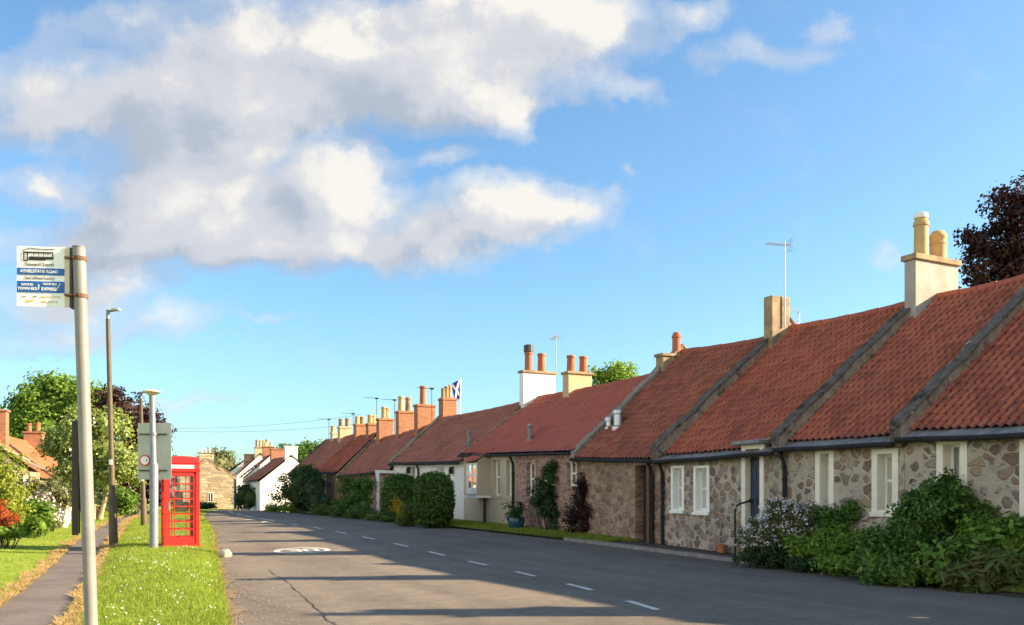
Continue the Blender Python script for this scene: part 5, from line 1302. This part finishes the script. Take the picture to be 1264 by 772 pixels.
for k in range(4):
    RM = KM @ Matrix.Rotation(k * math.pi / 2, 4, 'Z')
    mb = MB(); mb.box((-.30, -W - .012, HB + .085), (.30, -W + .002, HB + .175), 0, RM); mb.build('name_strip', 'opal', kio)
    mb = MB(); f0, f1, zb_, zt_ = -.34, .34, .30, 1.93; yA, yB_ = -W + .02, -W + .06
    mb.box((f0, yA, .09), (f1, yB_, zb_), 0, RM); mb.box((f0, yA, zb_), (f0 + .05, yB_, zt_), 0, RM); mb.box((f1 - .05, yA, zb_), (f1, yB_, zt_), 0, RM); mb.box((f0 + .05, yA, zt_ - .04), (f1 - .05, yB_, zt_ + .069), 0, RM)
    name_ = 'door' if k == 0 else 'glazed_side'
    if k != 2:
        for i in range(1, 8):
            z = lerp(zb_, zt_ - .04, i / 8); mb.box((f0 + .05, yA + .008, z - .012), (f1 - .05, yB_ - .008, z + .012), 0, RM)
        for xx in (-.18, .18): mb.box((xx - .01, yA + .008, zb_), (xx + .01, yB_ - .008, zt_ - .04), 0, RM)
    else:
        for i in range(1, 8):
            z = lerp(zb_, zt_ - .04, i / 8); mb.box((f0 + .05, yA + .008, z - .012), (f1 - .05, yB_ - .008, z + .012), 0, RM)
        for xx in (-.18, .18): mb.box((xx - .01, yA + .008, zb_), (xx + .01, yB_ - .008, zt_ - .04), 0, RM)
    dr = mb.build(name_, 'red_paint', kio)
    mb = MB(); mb.add([RM @ Vector(q) for q in ((f0 + .04, -W + .04, zb_), (f1 - .04, -W + .04, zb_), (f1 - .04, -W + .04, zt_ - .03), (f0 + .04, -W + .04, zt_ - .03))], [(0, 1, 2, 3)]); mb.build('pane', 'window_glass', dr)
    if k == 0:
        mb = MB(); mb.box((f0 + .01, -W - .01, 1.0), (f0 + .04, -W + .019, 1.2), 0, RM); mb.build('handle', 'steel', dr)
mb = MB(); kb_(mb, (-.15, .18, .95), (.18, W - .07, 1.2)); kb_(mb, (-.12, .26, 1.2), (.1, W - .07, 1.5)); kb_(mb, (-.16, .2, 1.62), (-.06, .3, 1.86)); mb.build('telephone', 'dark_alu', kio, bevel=.01)

# blue plant pot, terracotta pots by the door, handrail
p = ROW.P(row_s(658), -.65, 0); zg = gr(row_s(658)) + .1
bp = empty('plant_pot', (p.x, p.y, zg), 'dark blue glazed pot at the foot of the pink stone wall', 'plant pot')
mb = MB(); mb.lathe((p.x, p.y, zg), [(.18, 0), (.25, .1), (.29, .28), (.27, .36), (.3, .37), (.3, .41), (.26, .41), (.25, .34)], 24); mb.build('pot', 'blue_glaze', bp, smooth=True)
P, N = blob_leaves([((p.x, p.y, zg + .6), (.36, .3, .28))], 500, .11, 401, .16); V, F = leaf_quads(P, N, .11, 402); npmesh('foliage', V, F, 'leaf_dark', bp)
for i, px in enumerate((898, 903)):
    s_ = row_s(px); q = ROW.P(s_, -.22 - .05 * i, 0); zz = gz(q.x, q.y) + .125
    mb = MB(); mb.lathe((q.x, q.y, zz), [(.07, 0), (.1, .13 + .02 * i), (.12, .14 + .02 * i), (.12, .17 + .02 * i), (.1, .17 + .02 * i), (.09, .12)], 16)
    o_ = mb.build('plant_pot', 'terracotta', smooth=True); tag(o_, ['left hand of two small terracotta pots by the handrail foot', 'right hand of two small terracotta pots by the handrail foot'][i], 'plant pot', 'terracotta pots by the navy door')
s_ = row_s(913, -.45); q0 = ROW.P(s_ + .1, -.5, 0); zz = gz(q0.x, q0.y) + .1
mb = MB(); hz = EYE - .22
mb.tube([(q0.x, q0.y, zz - .1), (q0.x, q0.y, hz - .1), tuple(ROW.P(s_ + .1, -.46, hz - .02)), tuple(ROW.P(s_ + .1, -.38, hz + .02)), tuple(ROW.P(s_ + .1, -.05, hz + .1))], .022, 10)
c = ROW.P(s_ + .1, -.04, hz + .1); mb.tube([c, ROW.P(s_ + .1, .0, hz + .1)], .05, 12)
tag(mb.build('handrail', 'black_iron', smooth=True), 'black iron handrail bolted beside the navy door', 'handrail')

# saltire on its staff behind the roofs
YF = 52.; fx = ratio(567) * YF; fz0 = gz(0, YF); zt_ = EYE + (612 - 466) / FPX * YF
fl = empty('flagpole', (fx, YF, fz0), 'white flagpole with a blue and white saltire behind the brick stack', 'flag')
mb = MB(); mb.tube([(fx, YF, fz0), (fx + .08, YF, zt_)], [.04, .022], 8); mb.build('pole', 'white_paint', fl)
fw, fh = .55, 1.05; U, Vn = 10, 14; zc = EYE + (612 - 491) / FPX * YF
mb = MB()
def flag_p(u, v): return (fx + .06 - u * fw * (.55 + .45 * v), YF + .08 * math.sin(u * 5 + v * 3), zc + v * fh - u * .25)
for j in range(Vn * 2):
    for i in range(U * 2):
        u0, u1, v0, v1 = i / U / 2, (i + 1) / U / 2, j / Vn / 2, (j + 1) / Vn / 2; um, vm = (u0 + u1) / 2, (v0 + v1) / 2
        m = 1 if abs(um - vm) < .13 or abs(um - (1 - vm)) < .13 else 0
        mb.add([flag_p(u0, v0), flag_p(u1, v0), flag_p(u1, v1), flag_p(u0, v1)], [(0, 1, 2, 3)], m)
mb.build('flag_cloth', ['flag_blue', 'flag_white'], fl)
# overhead wires between the beech and the far cottages
for i, (ya, yb2) in enumerate(((526, 512), (529, 523))):
    pa = Vector((ratio(205) * 62, 62, EYE + (612 - ya) / FPX * 62)); s_ = row_s(445, 2.3); pb_ = ROW.P(s_, 2.3, row_z(yb2, s_, 2.3))
    pa = pa + (pa - pb_) * .15
    pts = [pa.lerp(pb_, t) - Vector((0, 0, .35 * 4 * t * (1 - t))) for t in np.linspace(0, 1, 14)]
    mb = MB(); mb.tube(pts, .008, 5); tag(mb.build('overhead_wire', 'dark_alu'), ['upper of two thin overhead wires crossing to the far chimneys', 'lower of two thin overhead wires crossing to the far chimneys'][i], 'wire', 'overhead wires')

# ------------------------------------------------------------------ sky, sun, camera
SUN_EL, SUN_AZ = 24.4, 91.0            # degrees; azimuth clockwise from +Y
sc = bpy.context.scene
w = bpy.data.worlds.new('World'); sc.world = w; w.use_nodes = True; nt = w.node_tree; nt.nodes.clear()
def nn(t, **k):
    x = nt.nodes.new(t)
    for a, b in k.items(): setattr(x, a, b)
    return x
out = nn('ShaderNodeOutputWorld'); bg = nn('ShaderNodeBackground'); nt.links.new(bg.outputs[0], out.inputs[0])
sky = nn('ShaderNodeTexSky', sky_type='NISHITA', sun_disc=False); sky.sun_elevation = R(SUN_EL); sky.sun_rotation = R(SUN_AZ)
sky.air_density = 1.0; sky.dust_density = 1.1; sky.ozone_density = 2.2
SKY_STR = .067
bg.inputs['Strength'].default_value = SKY_STR
# cloud density as a node group of the direction (x/y, z/y)
grp = bpy.data.node_groups.new('cloud_density', 'ShaderNodeTree')
grp.interface.new_socket('Vector', in_out='INPUT', socket_type='NodeSocketVector'); grp.interface.new_socket('Density', in_out='OUTPUT', socket_type='NodeSocketFloat')
gi, go = grp.nodes.new('NodeGroupInput'), grp.nodes.new('NodeGroupOutput')
def gn(t, **k):
    x = grp.nodes.new(t)
    for a, b in k.items(): setattr(x, a, b)
    return x
def gl(a, b): grp.links.new(a, b)
wn = gn('ShaderNodeTexNoise'); wn.inputs['Scale'].default_value = 7; wn.inputs['Detail'].default_value = 6; wn.inputs['Roughness'].default_value = .6; gl(gi.outputs[0], wn.inputs['Vector'])
w1 = gn('ShaderNodeVectorMath', operation='SUBTRACT'); gl(wn.outputs['Color'], w1.inputs[0]); w1.inputs[1].default_value = (.5, .5, .5)
w2 = gn('ShaderNodeVectorMath', operation='MULTIPLY_ADD'); gl(w1.outputs[0], w2.inputs[0]); w2.inputs[1].default_value = (.16, .12, 0); gl(gi.outputs[0], w2.inputs[2])
CLOUDS = [(430, 60, 330, 105, 0, 1.3), (300, 110, 260, 95, 5, 1.1), (570, 70, 190, 100, 8, 1.2), (230, 150, 190, 80, 10, .9), (720, 30, 150, 70, 5, .9), (150, 20, 70, 40, 0, .5),
          (865, 8, 60, 30, -10, .6), (935, 62, 90, 30, 3, .5), (1000, 20, 52, 26, 5, .42), (740, 105, 80, 26, 5, .45), (800, 108, 60, 22, 5, .4), (640, 140, 44, 44, 0, .6),
          (40, 110, 130, 80, 0, .9), (70, 35, 60, 30, 0, .3), (48, 228, 70, 36, 0, .9), (60, 160, 90, 40, 0, .6),
          (290, 240, 240, 90, 5, 1.1), (430, 230, 90, 85, 0, 1.0), (180, 265, 140, 75, 10, .9), (330, 300, 150, 50, 0, .8), (620, 262, 170, 55, 5, 1.0), (560, 295, 150, 45, 5, .8), (440, 312, 140, 40, 0, .7), (700, 248, 70, 30, 5, .5),
          (90, 306, 170, 40, 0, .85), (150, 350, 140, 38, 4, .8), (50, 380, 150, 46, 0, .8), (190, 402, 140, 28, 4, .6), (50, 420, 110, 24, 0, .5), (290, 318, 60, 22, 0, .4),
          (215, 488, 100, 11, 0, .45), (545, 190, 60, 24, 5, .5), (1090, 322, 45, 15, 5, .3), (335, 398, 40, 10, 5, .35), (765, 210, 25, 12, 0, .22)]
acc = None
for (cx, cy, rx, ry, rot, wt) in CLOUDS:
    mp = gn('ShaderNodeMapping', vector_type='TEXTURE'); mp.inputs['Location'].default_value = (ratio(cx), (612 - cy) / FPX, 0); mp.inputs['Rotation'].default_value = (0, 0, R(rot)); mp.inputs['Scale'].default_value = (rx / FPX, ry / FPX, 1)
    gl(w2.outputs[0], mp.inputs[0]); gt = gn('ShaderNodeTexGradient', gradient_type='SPHERICAL'); gl(mp.outputs[0], gt.inputs[0])
    mm = gn('ShaderNodeMath', operation='MULTIPLY_ADD'); gl(gt.outputs['Fac'], mm.inputs[0]); mm.inputs[1].default_value = wt
    if acc is None: mm.inputs[2].default_value = 0
    else: gl(acc, mm.inputs[2])
    acc = mm.outputs[0]
fn = gn('ShaderNodeTexNoise'); fn.inputs['Scale'].default_value = 11; fn.inputs['Detail'].default_value = 9; fn.inputs['Roughness'].default_value = .58; fn.inputs['Distortion'].default_value = .3; gl(gi.outputs[0], fn.inputs['Vector'])
f1_ = gn('ShaderNodeMath', operation='SUBTRACT'); gl(fn.outputs[0], f1_.inputs[0]); f1_.inputs[1].default_value = .52
f2_ = gn('ShaderNodeMath', operation='MULTIPLY_ADD'); gl(f1_.outputs[0], f2_.inputs[0]); f2_.inputs[1].default_value = .75; gl(acc, f2_.inputs[2])
gl(f2_.outputs[0], go.inputs[0])
tc_ = nn('ShaderNodeTexCoord'); sp = nn('ShaderNodeSeparateXYZ'); nt.links.new(tc_.outputs['Generated'], sp.inputs[0])
def wm(op, a, b=0., c=None):
    x = nn('ShaderNodeMath', operation=op)
    for i, v in enumerate((a, b) if c is None else (a, b, c)):
        if isinstance(v, (int, float)): x.inputs[i].default_value = v
        else: nt.links.new(v, x.inputs[i])
    return x.outputs[0]
ay = wm('MAXIMUM', wm('ABSOLUTE', sp.outputs[1]), .15)
uu, vv = wm('DIVIDE', sp.outputs[0], ay), wm('DIVIDE', sp.outputs[2], ay)
def dens(du, dv):
    cb = nn('ShaderNodeCombineXYZ'); nt.links.new(wm('ADD', uu, du), cb.inputs[0]); nt.links.new(wm('ADD', vv, dv), cb.inputs[1])
    g_ = nn('ShaderNodeGroup'); g_.node_tree = grp; nt.links.new(cb.outputs[0], g_.inputs[0]); return g_.outputs[0]
d0, d1 = dens(0, 0), dens(.045, .02)
def wramp(f, stops):
    x = nn('ShaderNodeValToRGB'); e = x.color_ramp.elements
    while len(e) < len(stops): e.new(.5)
    for el, (p, c) in zip(e, stops): el.position = p; el.color = (*c, 1) if isinstance(c, tuple) else (c, c, c, 1)
    x.color_ramp.interpolation = 'EASE'; nt.links.new(f, x.inputs[0]); return x.outputs[0]
back = wramp(wm('MULTIPLY_ADD', sp.outputs[1], 1., .5), [(.35, 1.), (.62, 0.)])     # unseen broken cloud added behind the viewer as fill light for shaded walls
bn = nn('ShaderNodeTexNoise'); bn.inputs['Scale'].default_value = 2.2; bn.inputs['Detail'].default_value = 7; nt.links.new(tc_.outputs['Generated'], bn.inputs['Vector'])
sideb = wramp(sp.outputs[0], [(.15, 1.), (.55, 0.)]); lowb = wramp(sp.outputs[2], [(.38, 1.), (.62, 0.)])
fill_cloud = wm('MULTIPLY', wm('MULTIPLY', back, wm('MULTIPLY', sideb, lowb)), wramp(bn.outputs[0], [(.36, 0.), (.56, 1.)]))
alpha = wm('MAXIMUM', wramp(d0, [(.0, 0.), (.32, .42), (.85, .97)]), wm('MULTIPLY', fill_cloud, .95))
lit = wm('ADD', wm('MULTIPLY_ADD', wm('SUBTRACT', d0, d1), .8, .48), wm('MULTIPLY', fill_cloud, .6))
K = 1 / SKY_STR
ccol = wramp(lit, [(.05, (.47, .53, .63)), (.5, (.68, .70, .75)), (.95, (.98, .94, .87))])
vs_ = nn('ShaderNodeVectorMath', operation='SCALE'); ccol2 = nn('ShaderNodeMix', data_type='RGBA'); nt.links.new(fill_cloud, ccol2.inputs[0]); nt.links.new(ccol, ccol2.inputs[6]); ccol2.inputs[7].default_value = (3.0, 2.8, 2.5, 1)
nt.links.new(ccol2.outputs[2], vs_.inputs[0]); CLOUD_GAIN = vs_.inputs['Scale']; CLOUD_GAIN.default_value = K * .255
mx = nn('ShaderNodeMix', data_type='RGBA'); nt.links.new(alpha, mx.inputs[0]); tint = nn('ShaderNodeMix', data_type='RGBA', blend_type='MULTIPLY'); tint.inputs[0].default_value = 1; tint.inputs[7].default_value = (.72, .935, 1.0, 1); nt.links.new(sky.outputs[0], tint.inputs[6]); nt.links.new(tint.outputs[2], mx.inputs[6]); nt.links.new(vs_.outputs[0], mx.inputs[7])
nt.links.new(mx.outputs[2], bg.inputs[0])

sd = bpy.data.lights.new('sun', 'SUN'); sd.energy = 4.4; sd.angle = R(.5); sd.color = (1.0, .80, .55)
so = bpy.data.objects.new('sun', sd); C.objects.link(so)
sdir = Vector((math.sin(R(SUN_AZ)) * math.cos(R(SUN_EL)), math.cos(R(SUN_AZ)) * math.cos(R(SUN_EL)), math.sin(R(SUN_EL))))
so.rotation_euler = sdir.to_track_quat('Z', 'Y').to_euler(); so.location = (30, 0, 30)

cam = bpy.data.cameras.new('camera'); co = bpy.data.objects.new('camera', cam); C.objects.link(co)
co.location = (0, 0, EYE); co.rotation_euler = (R(90), 0, 0)
cam.sensor_width = 36; cam.lens = 36 * FPX / 1264; cam.shift_y = (612 - 386) / 1264; cam.clip_start = .1; cam.clip_end = 3000
sc.camera = co
sc.view_settings.view_transform = 'Standard'; sc.view_settings.look = 'None'; sc.view_settings.gamma = 1; sc.view_settings.use_curve_mapping = False
sc.view_settings.exposure = 1.98
sc.cycles.max_bounces = 6; sc.cycles.transparent_max_bounces = 12
